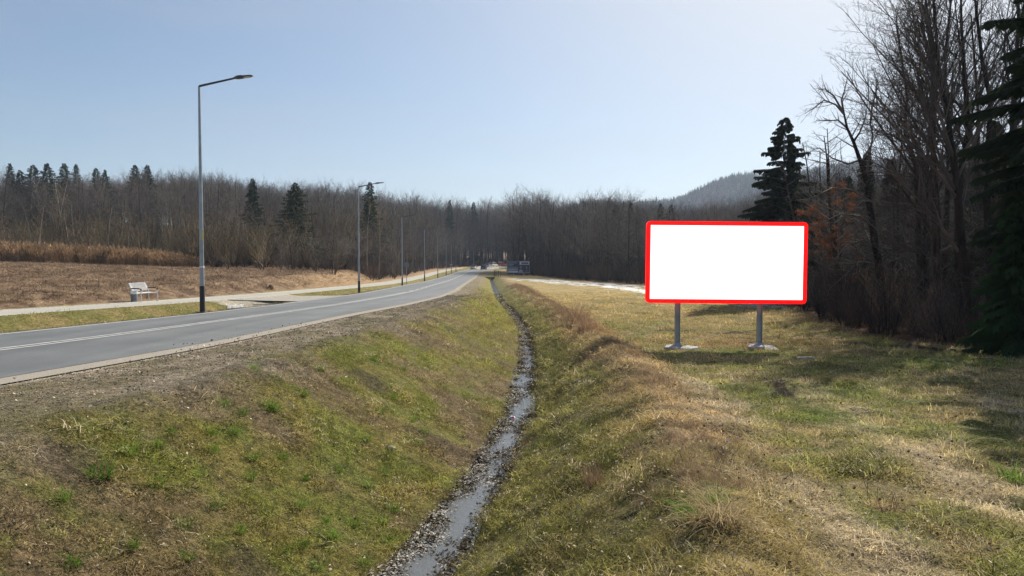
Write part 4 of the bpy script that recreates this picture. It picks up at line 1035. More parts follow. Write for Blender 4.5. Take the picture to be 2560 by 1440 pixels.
# reddish dry grass along the crest of the far bank
CREST_V = [blades(640+k, 30, .22, .42, .0045, .45, M_stalk, 3, .35) for k in range(3)]
n = 5200; Y = 4.5+88*NP.random(n)**1.5; X = XC(Y)+NP.normal(.15, .5, n)*(1+.004*Y)*np.where(Y < 12, .9, 1)
k = (fbm(X, Y, 2.2, 170, 3) > np.interp(Y, [0, 14, 20, 90], [.60, .55, .46, .40])) & (Y < 93); X, Y = X[k], Y[k]; n = len(X)
sc_ = NP.uniform(.35, 1.0, n)*np.interp(Y, [0, 10, 25, 90], [.28, .38, .62, .95]); tint = np.array([.33, .235, .15])*NP.uniform(.7, 1.4, (n, 1))
o = stuff('dry_grass', np.stack([X, Y, height(X, Y)], 1), np.stack([NP.normal(0, .1, n), NP.normal(0, .1, n), NP.uniform(0, 6.28, n)], 1), np.stack([sc_, sc_, sc_], 1), NP.integers(0, 3, n), CREST_V, tint)
tag(o, 'reddish dry grass along the crest between ditch and field', 'dry grass')
# debris and thin ice in the ditch
def shard(seed, n, rad, size, mt):
    g = random.Random(seed); bm = bmesh.new()
    for _ in range(n):
        c = Vector((g.gauss(0, rad), g.gauss(0, rad), abs(g.gauss(.004, .006)))); a = g.random()*6.28; m = 5; s_ = size*(.4+g.random()); el = g.uniform(.35, 1)
        t1, t2 = g.gauss(0, .25), g.gauss(0, .25)
        vs = [bm.verts.new(c+Vector((math.cos(a+6.28*k/m)*s_, math.sin(a+6.28*k/m)*s_*el, (math.cos(6.28*k/m)*t1+math.sin(6.28*k/m)*t2)*s_))*(.8+.3*g.random())) for k in range(m)]
        bm.faces.new(vs)
    me = bpy.data.meshes.new('shards'); bm.to_mesh(me); bm.free(); me.materials.append(mt); return me
M_litter = foliage_mat('wet_leaves', (.55, .55, .55), (1.4, 1.4, 1.4), 'tint', transl=.1)
SH = [shard(k, 22, .06, .014, M_litter) for k in range(4)]
n = 7500; Y = 4+75*NP.random(n)**1.7; side = NP.choice([-1, 1], n, p=[.62, .38]); off = np.where(NP.random(n) < .62, .31-np.abs(NP.normal(0, .07, n)), NP.uniform(0, .24, n))*side
X = XW(Y)+off*HW(Y)/.3; k = (fbm(X, Y*.6, .6, 180, 3)+.36*(np.abs(off)/.3)**2 > .61); X, Y, off, side = X[k], Y[k], off[k], side[k]; n = len(X)
dark = NP.random(n) < np.where(side < 0, .55, .85); tint = np.where(dark[:, None], np.array([.07, .055, .035]), np.array([.42, .40, .36]))*NP.uniform(.6, 1.3, (n, 1))
sc_ = NP.uniform(.6, 1.6, n)*np.interp(Y, [4, 30, 80], [.8, 1.5, 3]); zz = np.maximum(ZWA(Y)+CZ+.004, height(X, Y)+.004)
o = stuff('floating_litter', np.stack([X, Y, zz], 1), np.stack([NP.normal(0, .1, n), NP.normal(0, .1, n), NP.uniform(0, 6.28, n)], 1), np.stack([sc_, sc_, sc_], 1), NP.integers(0, 4, n), SH, tint)
tag(o, 'wet leaves, straw and thin ice caught in the ditch water', 'litter')
# pebbles on the shoulder
PEB = []
for k in range(3):
    bm = bmesh.new(); g_ = random.Random(k)
    for _ in range(9):
        r_ = bmesh.ops.create_icosphere(bm, subdivisions=1, radius=.009*(.5+g_.random())); c = Vector((g_.gauss(0, .08), g_.gauss(0, .08), .004))
        for v in r_['verts']: v.co = Vector((v.co.x*g_.uniform(.8, 1.3), v.co.y, v.co.z*.7))+c
    me = bpy.data.meshes.new('pebbles'); bm.to_mesh(me); bm.free(); me.materials.append(M_litter); PEB.append(me)
n = 2000; Y = 3+45*NP.random(n)**1.4; t = NP.random(n)**1.3; X = XR(Y)+.1+t*(XT(Y)-XR(Y)+.3); sc_ = NP.uniform(.35, 1.0, n)*np.interp(Y, [3, 50], [1, 2.2]); tint = np.array([.24, .21, .175])*NP.uniform(.4, 1.6, (n, 1))
o = stuff('pebbles', np.stack([X, Y, height(X, Y)], 1), np.stack([X*0, X*0, NP.uniform(0, 6.28, n)], 1), np.stack([sc_, sc_, sc_], 1), NP.integers(0, 3, n), PEB, tint)
tag(o, 'small pebbles scattered on the gravelly road shoulder', 'pebbles')
# fallen leaves and bits of straw near the viewer
X, Y, D, g = polar_points(9000, 2.5, 22, 1.3, 33); k = ~off_limits(X, Y); X, Y, D = X[k], Y[k], D[k]; n = len(X)
sc_ = g.uniform(.5, 1.4, n)*(D/6)**.4*.75; light = g.random(n) < .45
tint = np.where(light[:, None], np.array([.46, .40, .30]), np.array([.13, .085, .05]))*g.uniform(.6, 1.3, (n, 1))
LF = [shard(50+k, 5, .16, .012, M_litter) for k in range(3)]
o = stuff('leaf_litter', np.stack([X, Y, height(X, Y)+.02], 1), np.stack([g.normal(0, .3, n), g.normal(0, .3, n), g.uniform(0, 6.28, n)], 1), np.stack([sc_, sc_, sc_], 1), g.integers(0, 3, n), LF, tint)
tag(o, 'dead leaves and straw bits lying in the near grass', 'leaf litter')

# ------------------------------------------------------------------ countable tufts
def hit(u, v, y0=2.2, y1=420):
    Ys = np.exp(np.linspace(math.log(y0), math.log(y1), 1400)); a = px(u, v, 1.0); dx, dz = a.x, a.z-CZ
    zt = height(Ys*dx, Ys, False); zr = CZ+dz*Ys; k = np.argmax(zr < zt); return Vector((dx*Ys[k], Ys[k], gz(dx*Ys[k], Ys[k])))
TV = [blades(700+k, 60, .075, .17, .0032, .55, M_tuft, 3, .5) for k in range(4)]
tl = [(250, 1194, 1.5), (312, 1132, 1.3), (433, 1082, 1.0), (537, 1269, .9), (456, 1319, 1.1), (683, 1034, 1.5), (610, 1038, 1.1), (760, 998, 1.2), (623, 1194, 1), (704, 1148, .9), (171, 1402, 1.2), (748, 1269, 1), (596, 1336, 1), (829, 1348, 1.2), (708, 1378, 1), (750, 1357, 1), (792, 1415, 1), (529, 1090, 1), (583, 1090, 1.1), (492, 1190, 1), (388, 1215, 1.1), (533, 1132, 1.1), (396, 1115, 1.1), (158, 1244, 1), (762, 1198, .8), (817, 1302, .8), (633, 1148, 1), (914, 1110, 1.2), (1043, 1118, 1.2), (948, 1034, 1.2), (917, 1221, 1.1), (980, 1276, 1.1), (882, 1303, .9), (961, 1308, .9), (1062, 1084, 1.1), (1030, 1052, 1.1), (988, 997, 1.2), (961, 1187, .9), (969, 1350, .9), (909, 1403, 1.1), (470, 1405, .8), (330, 1370, .8), (660, 1290, .7), (845, 1180, .8), (875, 960, 1.2), (800, 930, 1.2), (640, 930, 1.3), (560, 1010, 1), (930, 905, 1.2), (1010, 930, 1.2)]
def where_tuft(u, v):
    ver = 'near the bottom picture edge' if v > 1330 else 'low on the near bank' if v > 1220 else 'halfway down the near bank' if v > 1090 else 'high on the near bank'
    hor = 'far from the ditch' if u < 350 else 'left of the middle of the bank' if u < 600 else 'in the middle of the bank' if u < 830 else 'close above the ditch'
    return hor, ver
for i, (u, v, s) in enumerate(tl):
    p = hit(u, v); o = link(bpy.data.objects.new('grass_tuft', TV[i % 4])); o.location = p; o.rotation_euler = (0, R(18), random.random()*6.28); o.rotation_euler = (0, 0, random.random()*6.28)
    o.scale = (s*1.12, s*1.12, s*.9); a, b = where_tuft(u, v)
    tag(o, '%s green grass tuft %s, %s' % ('big' if s >= 1.3 else 'small' if s < 1 else 'bright', b, a), 'grass tuft', 'green grass tufts on the roadside bank')
DV = [blades(720, 190, .17, .55, .004, .85, M_tuft_dry, 4, .75), blades(721, 90, .13, .4, .004, .6, M_tuft, 4, .8), blades(722, 170, .16, .45, .004, 1.0, M_tuft_dry, 4, .5), blades(723, 220, .34, .95, .006, .33, M_reed_red, 3, .22), blades(724, 34, .22, .42, .005, .5, M_reed_red, 3, .4)]
for u, v, k, s, lab in [(1800, 1325, 0, .9, 'long-bladed straw tussock spilling over near the bottom of the field'), (1722, 1290, 1, .7, 'green-bladed tussock beside the long straw one'), (2380, 1135, 2, 1.0, 'pale frosted straw tussock in the right field'), (2535, 1215, 1, .95, 'dark green tussock at the right picture edge'), (1792, 1262, 1, .6, 'rounded green mound of grass right of the stick'),
                        (1440, 818, 3, 1.3, 'tall reddish dry clump on the crest of the bank'), (1465, 832, 3, .9, 'darker dry clump beside the tall reddish one'), (2025, 912, 4, .75, 'brown dead weeds beside the right billboard post'), (1480, 1215, 3, .35, 'thin upright brown stems above the ditch'), (2215, 1275, 4, .8, 'brown dry tuft in the pale straw'), (2050, 1120, 2, .6, 'small pale tuft in the middle of the right field')]:
    p = hit(u, v); o = link(bpy.data.objects.new('tussock', DV[k])); o.location = p; o.rotation_euler = (0, 0, random.random()*6); o.scale = (s, s, s*.85); tag(o, lab, 'tussock', 'tussocks and dry clumps')

# ------------------------------------------------------------------ the blank billboard with the red rim
def rrect(w, h, r, n=6):
    P = []
    for cx, cz, a0 in ((w/2-r, h/2-r, 0), (-w/2+r, h/2-r, 90), (-w/2+r, -h/2+r, 180), (w/2-r, -h/2+r, 270)):
        for k in range(n+1): a = R(a0+90*k/n); P.append((cx+r*math.cos(a), cz+r*math.sin(a)))
    return P
def glow_mat(name, col, st):
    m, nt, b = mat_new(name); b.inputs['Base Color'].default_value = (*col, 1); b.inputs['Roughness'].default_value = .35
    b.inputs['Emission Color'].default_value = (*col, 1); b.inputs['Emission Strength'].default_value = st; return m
M_panel = glow_mat('glowing_white_panel', (.9, .9, .9), 1.05); M_rim = glow_mat('glowing_red_rim', (1.0, .0, .0), .95)  # plain board, no lamp: glow added so its shaded face stays bright
BY = 23.2
c0 = px(1816, 656.5, BY); Wb = (2016-1614.5)/F*BY; Hb = 204/F*BY
bbp = px(1802, 876, BY); root = empty('billboard', (c0.x, BY, gz(c0.x, BY)))
def loc(o, p): o.location = Vector(p)-root.location; return o
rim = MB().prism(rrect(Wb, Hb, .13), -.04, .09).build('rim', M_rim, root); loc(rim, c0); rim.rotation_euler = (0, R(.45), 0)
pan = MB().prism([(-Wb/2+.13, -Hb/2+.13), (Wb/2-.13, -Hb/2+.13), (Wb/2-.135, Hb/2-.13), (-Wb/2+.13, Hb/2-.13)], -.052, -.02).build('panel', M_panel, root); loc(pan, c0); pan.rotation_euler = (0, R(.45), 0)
bk_ = MB(); 
for z in (-.75, 0, .75): bk_.box((0, .13, z), (Wb-.3, .08, .08))
loc(bk_.build('back_rail', M_steel_dark, root), c0)
for u in (1698.5, 1906):
    p = px(u, 700, BY); g0 = gz(p.x, BY); top = c0.z+Hb/2-.25
    mb = MB()     # rolled steel profile: web and two flanges
    hh = top-g0+.3; cz_ = (top+g0-.3)/2
    mb.box((0, .23, cz_), (.15, .012, hh)); 
    for s_ in (-1, 1): mb.box((s_*.069, .23, cz_), (.012, .14, hh))
    mb.box((0, .23, g0+.03), (.30, .28, .02))
    mb.loft([[(-.15, .09, g0+.04), (.15, .09, g0+.04), (.15, .37, g0+.04), (-.15, .37, g0+.04)], [(-.076, .155, g0+.2), (.076, .155, g0+.2), (.076, .305, g0+.2), (-.076, .305, g0+.2)]])
    o = mb.build('post', M_steel, root); o.location = (p.x-root.location.x, 0, -root.location.z)
tag(root, 'blank white billboard with a bright red rounded rim on two steel posts in the field', 'billboard')
def slab(name, x, y, pts, h, mt, label, cat, rz=0, group=None, tilt=(0, 0), z=None):
    mb = MB(); g_ = random.Random(int(x*100)); n_ = len(pts)
    top = [(a*(.9), b*.9, h+g_.uniform(-.01, .01)) for a, b in pts]; mid = [(a, b, h*.75) for a, b in pts]; bot = [(a, b, -.06) for a, b in pts]
    mb.loft([bot, mid, top]); o = mb.build(name, mt); o.location = (x, y, gz(x, y) if z is None else z); o.rotation_euler = (tilt[0], tilt[1], rz); return tag(o, label, cat, group)
def blob(w, d, n, seed): g_ = random.Random(seed); return [(w/2*math.cos(6.283*k/n)*g_.uniform(.7, 1.15), d/2*math.sin(6.283*k/n)*g_.uniform(.7, 1.15)) for k in range(n)]
GS = 'concrete collars at the billboard posts'
for u, v, w_, d_, s_, lab in [(1677, 868, .5, .45, 1, 'pale broken concrete left of the left billboard post'), (1720, 872, .58, .4, 2, 'pale concrete patch right of the left billboard post'), (1888, 877, .55, .6, 3, 'pale concrete patch left of the right billboard post'), (1922, 884, .5, .8, 4, 'tilted pale concrete piece right of the right billboard post')]:
    p = px(u, v, BY+.1); slab('concrete_slab', p.x, BY+.05, blob(w_, d_, 9, s_), .07, M_conc, lab, 'concrete', group=GS, tilt=(R(9), R(random.uniform(-5, 5))), z=gz(p.x, BY)+.035)
p = hit(2015, 899); slab('stone_block', p.x, p.y, [(-.24, -.09), (.24, -.09), (.24, .09), (-.24, .09)], .07, M_stone, 'flat grey stone block in the grass right of the billboard', 'stone', .15)
p = hit(979, 1140); 
slab('stone', p.x, p.y, blob(.15, .17, 9, 5), .03, M_stone, 'pale flat stone lying on the slope left of the ditch', 'stone', .3, tilt=(R(-5), R(28)), z=p.z+.03)
p = hit(1990, 1000); mb = MB(); r_ = bmesh.ops.create_icosphere(mb.bm, subdivisions=3, radius=.075)
for v_ in r_['verts']: v_.co = v_.co*(1+.45*(float(vnoise(np.array([v_.co.x*14+3]), np.array([v_.co.y*14+v_.co.z*9]), 4)[0])-.5)); v_.co.z *= .8
o = mb.build('soil_clod', simple('dark_soil', (.055, .042, .032), .95, 0, .4, 30, .1), smooth=True); o.location = (p.x, p.y, p.z+.04); tag(o, 'dark lump of earth at the end of the short rut', 'soil clod')
# forked stick
p = hit(1618, 1262); T_ = MB(); 
T_.tube([(-.17, .17, .05), (-.11, .10, .075), (-.05, .035, .06), (.0, 0, .035)], [.011, .015, .016, .02], 8); T_.tube([(-.19, -.03, .015), (-.11, -.02, .03), (-.04, -.01, .03), (0, 0, .035)], [.005, .008, .012, .018], 7); T_.tube([(-.02, 0, .035), (.05, -.005, .04)], [.022, .02], 8)
root = empty('forked_stick', p, .1); root.scale = (.62, .62, .62); T_.build('branch', M_wood, root, True); MB().tube([(.05, -.005, .04), (.066, -.006, .041)], [.0195, .018], 8).build('cut_end', simple('pale_cut_wood', (.8, .75, .66), .8), root)
tag(root, 'small forked stick with a pale cut end lying in the brown grass', 'stick')
# litter in the ditch
p = Vector((float(XW(np.array([15.9]))[0])-.10, 15.9, float(ZWA(np.array([15.9]))[0])+CZ+.02)); root = empty('plastic_wrapper', p)
slab_ = MB().loft([[(-.06, -.03, 0), (.05, -.04, 0), (.06, .03, .01), (-.05, .04, .01)], [(-.05, -.02, .035), (.03, -.03, .045), (.05, .02, .03), (-.03, .03, .04)]]).build('wrapper_film', M_white, root)
MB().box((.01, -.05, .02), (.05, .012, .035), (0, .3, 0)).build('pink_patch', simple('pink_print', (.7, .08, .25), .5), root); tag(root, 'crumpled white and pink wrapper caught in the ditch water', 'litter')

# ------------------------------------------------------------------ street lamps
def lamp_parts():
    pole = MB().tube([(0, 0, -.2), (0, 0, .9), (0, 0, 8.0)], [.085, .08, .042], 16).build('p', M_steel, smooth=True).data
    base = MB().tube([(0, 0, -.05), (0, 0, .95)], [.094, .087], 16).build('b', M_black, smooth=True).data
    plate = MB().box((0, 0, .02), (.34, .34, .03), bevel=.006).build('bp', M_steel_dark).data
    sticker = MB().box((.062, -.045, 2.75), (.05, .012, .34), (0, 0, .75)).build('st', M_yellow).data
    band = MB().tube([(0, 0, 1.6), (0, 0, 1.66)], [.081, .0805], 16).build('bd', M_white, smooth=True).data
    arm = MB().tube([(0, 0, 7.97), (.03, 0, 8.0), (1.32, 0, 8.24)], [.043, .04, .032], 10).build('a', M_steel_dark, smooth=True).data
    hd = MB(); L0 = 1.26; prof = [(0, .035, .03), (.07, .06, .05), (.16, .13, .075), (.30, .15, .07), (.38, .135, .045), (.60, .125, .035), (.70, .10, .02)]
    rings = []
    for x, w_, h_ in prof:
        zc = 8.235+.19*x*.55; rings.append([(L0+x, w_*math.cos(a), zc+h_*math.sin(a)*(1 if math.sin(a) > 0 else .7)) for a in [6.283*k/12 for k in range(12)]])
    head = hd.loft(rings).build('h', M_steel_dark, smooth=True).data
    lens = MB().box((L0+.52, 0, 8.26), (.22, .18, .012), (0, -.1, 0)).build('l', M_lens).data
    for o in [o for o in COL.objects if o.name in ('p', 'b', 'bp', 'st', 'bd', 'a', 'h', 'l')]: bpy.data.objects.remove(o)
    return dict(pole=pole, pole_sleeve=base, base_plate=plate, sticker=sticker, pole_band=band, arm=arm, lamp_head=head, lens=lens)
LP = lamp_parts()
lamps = [(507, 26, 'nearest and tallest street lamp with a dark foot beside the road'), (897.5, 55, 'second street lamp, its head against the sky at the wood edge'), (1005.5, 85, 'third street lamp, just left of the round sign'), (1061.5, 112.7, 'fourth street lamp from the viewer along the road'),
         (1094.5, 143.8, 'fifth street lamp, standing at the small culvert by the path'), (1115.5, 174, 'sixth street lamp, left of the small double sign'), (1128.5, 206, 'seventh street lamp, its pole behind the small double sign'), (1140, 228, 'eighth street lamp, right of the small double sign'), (1184, 283, 'last street lamp, beyond the bend above the oncoming car')]
for u, Y, lab in lamps:
    x = (u-1280)/F*Y; x = min(x, float(XL(np.array([min(Y, 262)]))[0])-.35) if Y < 262 else x
    root = empty('street_lamp', (x, Y, gz(x, Y)), R(-6)); 
    h_ = 1.0
    for nm, me in LP.items():
        if nm in ('sticker', 'pole_band') and Y > 30: continue
        par = root
        o = bpy.data.objects.new(nm, me); link(o, par)
        if nm == 'lamp_head': hd_o = o
        if nm == 'lens': o.parent = hd_o
    tag(root, lab, 'street lamp', 'street lamps along the left side of the road')

# ------------------------------------------------------------------ bench and bin by the path
root = empty('park_bench', (0, 0, 0)); bx0, by0 = -17.98, 35.4; g0 = gz(bx0, by0)+.02; root.location = (bx0, by0, g0); root.rotation_euler = (0, 0, R(90)-R(2))
# local: x along the bench, -y is the front (after turning: towards the road)
L_ = 1.5
mb = MB()
for k in range(9): mb.tube([(-L_/2, -.42+.052*k, .45-.015*math.sin(k/8*3.14)), (L_/2, -.42+.052*k, .45-.015*math.sin(k/8*3.14))], .017, 8)
mb.box((-L_/2+.1, -.21, .425), (.04, .44, .02)); mb.box((L_/2-.1, -.21, .425), (.04, .44, .02)); mb.build('seat', M_bench, root, True)
mb = MB()
for k in range(8): mb.tube([(-L_/2, .03+.022*k, .56+.05*k), (L_/2, .03+.022*k, .56+.05*k)], .017, 8)
mb.box((-L_/2+.1, .105, .73), (.04, .02, .38), (R(-24), 0, 0)); mb.box((L_/2-.1, .105, .73), (.04, .02, .38), (R(-24), 0, 0)); mb.build('backrest', M_bench, root, True)
for s_ in (-1, 1):
    x = s_*L_/2
    MB().tube([(x, -.42, -.05), (x, -.42, .45), (x, -.43, .56)], .024, 10).build('front_leg', M_bench, root, True)
    MB().tube([(x, .03, -.05), (x, .03, .5), (x, .12, .75)], .022, 10).build('rear_leg', M_bench, root, True)
    MB().tube([(x, -.43, .56), (x, -.41, .63), (x, -.35, .665), (x, -.1, .67), (x, .1, .66)], [.03, .034, .03, .026, .024], 10).build('armrest', M_black, root, True)
tag(root, 'silver metal slatted bench facing the path on the left', 'bench')
p = Vector((-17.80, 34.42, gz(-17.80, 34.42))); root = empty('litter_bin', p)
MB().tube([(0, 0, 0), (0, 0, .44)], [.15, .15], 18).build('bin_body', simple('grey_bin_metal', (.16, .175, .19), .5, .3), root, True)
mb = MB(); mb.tube([(0, 0, .44), (0, 0, .50)], [.158, .162], 18, False)
for k in range(12): a = 6.283*k/12; mb.box((.16*math.cos(a), .16*math.sin(a), .52), (.05, .02, .09), (0, 0, a+1.57))
mb.build('bin_rim', M_white, root); tag(root, 'grey litter bin with a pale rim beside the near end of the bench', 'litter bin')
x, y = -21.6, 38.2; o = MB().tube([(0, 0, -.1), (.01, 0, .3), (0, .01, .56)], [.022, .02, .017], 7).build('marker_stake', M_post); o.location = (x, y, gz(x, y)); tag(o, 'thin dark stake at the field edge left of the bench', 'stake')

# ------------------------------------------------------------------ culvert ends
M_headwall = simple('old_dark_concrete', (.13, .125, .115), .95, 0, .4, 6, .1)
def culvert(x, y, rz, w, h, r, lab, water=False, z=None):
    root = empty('culvert', (x, y, z if z is not None else gz(x, y)), rz)
    mb = MB(); mb.box((-w/2+(w/2-r)/2, 0, 0), (w/2-r, .16, h)); mb.box((w/2-(w/2-r)/2, 0, 0), (w/2-r, .16, h)); mb.box((0, 0, h/2-(h/2-r)/2), (2*r, .156, h/2-r)); mb.build('headwall', M_headwall, root)
    MB().tube([(0, -.04, 0), (0, 3.4, 0)], r, 18, False).build('pipe', simple('culvert_pipe', (.045, .045, .042), .9), root)
    return tag(root, lab, 'culvert')
culvert(-12.25, 36.3, R(2), 1.2, .5, .2, 'dark culvert mouth under the gravel driveway beside the nearest lamp', z=float(ZRD(np.array([36.]))[0])+CZ-.42)
culvert(-4.55, 148.2, 0, 2.0, 1.0, .35, 'culvert where the ditch ends near the far billboard', z=float(ZRD(np.array([148.]))[0])+CZ-.55)
GP = 'paving slabs set in the verge slope'
for i, (u, v) in enumerate([(573, 769), (584, 768), (594, 768), (603, 766)]):
    p = hit(u, v, 20, 60); slab('paving_slab', p.x, p.y, [(-.09, -.26), (.09, -.26), (.09, .26), (-.09, .26)], .05, M_conc, ['leftmost pale slab in the verge right of the nearest lamp', 'second pale slab from the left in the verge by the culvert', 'third pale slab from the left in the verge by the culvert', 'rightmost pale slab, next to the dark culvert mouth'][i], 'paving slab', .3, GP, tilt=(R(16), 0))
# pale round boulder on far side of the field edge
p = hit(677, 722, 40, 80); mb = MB(); bmesh.ops.create_icosphere(mb.bm, subdivisions=2, radius=.22); o = mb.build('stump', simple('rotten_stump', (.13, .075, .045), .95), smooth=True); o.location = p+Vector((0, 0, .1)); tag(o, 'small brown stump at the field edge above the driveway', 'stump')

# ------------------------------------------------------------------ signs
x, y = -12.75, 87; x = (1016.5-1280)/F*y; root = empty('round_sign', (x, y, gz(x, y)))
MB().tube([(0, 0, -.1), (0, 0, 2.65)], .035, 10).build('pole', M_steel, root, True)
d_ = MB(); d_.tube([(0, -.045, 2.35), (0, -.06, 2.35)], [.33, .33], 28); d_.build('sign_disc', M_signback, root)
MB().box((0, -.04, 2.35), (.5, .02, .03)).build('clamp', M_steel, root); tag(root, 'grey back of a round road sign on a thin pole by the third lamp', 'road sign')
y = 190; x = (1128-1280)/F*y; root = empty('double_sign', (x, y, gz(x, y)))
MB().tube([(0, 0, -.1), (0, 0, 2.5)], .045, 10).build('pole', M_steel, root, True)
MB().box((0, -.06, 2.3), (.66, .02, .12)).build('top_plate', M_white, root); MB().box((0, -.06, 2.0), (.62, .02, .42)).build('dark_plate', M_signback, root); MB().box((0, -.06, 1.62), (.64, .02, .22)).build('lower_plate', M_white, root)
tag(root, 'small sign with a dark plate between two pale ones far along the path', 'road sign')

# ------------------------------------------------------------------ far advertising board
FY = 163; cc = px(1296, 667.5, FY); FW, FH = 55.5/F*FY, 28.8/F*FY; g0 = gz(cc.x, FY); root = empty('advertising_board', (cc.x, FY, g0)); cz_ = cc.z-g0
M_navy = simple('navy_print', (.018, .03, .085), .5); M_pale = simple('pale_print', (.62, .68, .80), .5, 0, .05); M_photo = simple('dim_photo_print', (.045, .045, .075), .5, 0, .3, 2); M_skin = simple('printed_skin', (.34, .25, .24), .5, 0, .2, 5); M_shirt = simple('printed_shirt', (.38, .42, .52), .5, 0, .2, 5); M_suit = simple('printed_suit', (.10, .11, .17), .5); M_maroon = simple('maroon_print', (.22, .04, .07), .5, 0, .2); M_gold = simple('gold_print', (.55, .50, .35), .5)
fr = MB(); t_ = .09
for z in (-FH/2, FH/2): fr.box((0, 0, cz_+z), (FW+t_, .12, t_))
for x in (-FW/2, FW/2): fr.box((x, 0, cz_), (t_-.004, .116, FH-t_))
fr.build('frame', simple('board_frame_paint', (.40, .43, .47), .5), root)
MB().box((0, .02, cz_), (FW-.09, .05, FH-.09)).build('board', M_navy, root)
def pl(nm, x0, x1, z0, z1, mt, y=-.012, par=None): return MB().box(((x0+x1)/2*FW, y, cz_+(z0+z1)/2*FH), ((x1-x0)*FW, .008, (z1-z0)*FH)).build(nm, mt, root)
pl('title_panel', .05, .478, .20, .475, M_pale); pl('lower_panel', -.478, -.02, -.475, -.15, M_pale); pl('photo_panel', -.015, .478, -.475, .196, M_photo)
pl('maroon_strip', -.478, -.02, -.32, -.21, M_maroon, -.02); pl('title_block', .13, .44, .25, .40, M_navy, -.02)
def disc(nm, x, z, rx, rz_, mt, y):
    mb = MB(); mb.prism([(x*FW+rx*math.cos(6.283*k/18), cz_+z*FH+rz_*math.sin(6.283*k/18)) for k in range(18)], y, y+.006); return mb.build(nm, mt, root)
disc('printed_face', .11, -.02, .17, .26, M_skin, -.022); disc('printed_face', .37, -.05, .16, .25, M_skin, -.022)
for x, mt_, y in ((.11, M_shirt, -.030), (.37, M_suit, -.030)):
    MB().prism([((x-.11)*FW, cz_-.472*FH), ((x+.105)*FW, cz_-.472*FH), ((x+.07)*FW, cz_-.27*FH), (x*FW, cz_-.2*FH), ((x-.07)*FW, cz_-.27*FH)], y, y+.006).build('printed_shoulders', mt_, root)
def text(s_, x, z, size, mt, y=-.026):
    cu = bpy.data.curves.new('lettering', 'FONT'); cu.body = s_; cu.size = size; cu.extrude = .002
    ob = bpy.data.objects.new('lettering', cu); COL.objects.link(ob); bpy.context.view_layer.update(); me = bpy.data.meshes.new_from_object(ob.evaluated_get(bpy.context.evaluated_depsgraph_get())); bpy.data.objects.remove(ob)
    me.materials.clear(); me.materials.append(mt); w_ = max(v.co.x for v in me.vertices)
    o = link(bpy.data.objects.new('lettering', me), root); o.location = (x*FW, y, cz_+z*FH); o.rotation_euler = (R(90), 0, 0); return o
for s_, z, sx in (('PRACOWNIA', .32, 1), ('WIEDZA', .19, 1), ('UNITZ', .06, 1), ('ZAWODOWA', -.08, 1)): text(s_, -.46, z, .33, M_pale)
text('TECHNIKUM', -.44, -.30, .22, M_pale, -.03); text('STUDIUM', .145, .275, .27, M_gold, -.03)
for x in (-.22, .22):
    MB().box((x*FW, .12, (cz_-FH/2)/2+.3), (.12, .12, cz_-FH/2+.9)).build('post', M_steel, root)
tag(root, 'small far billboard in navy and white with two printed faces at the wood edge', 'billboard')
# fence posts near it
for i, (u, Y, h) in enumerate([(1236, 151, 1.5), (1240, 152, 1.7), (1246, 153, 1.3), (1252, 153, 1.2), (1335, 160, 1.2)]):
    x = (u-1280)/F*Y; o = MB().tube([(0, 0, -.2), (0, 0, h)], [.07, .055], 7).build('fence_post', M_post); o.location = (x, Y, gz(x, Y))
    tag(o, ['dark post nearest the road, left of the far billboard', 'tallest dark post left of the far billboard', 'third dark post left of the far billboard', 'dark post closest to the far billboard on its left', 'short dark post right of the far billboard'][i], 'post', 'dark posts beside the far billboard')

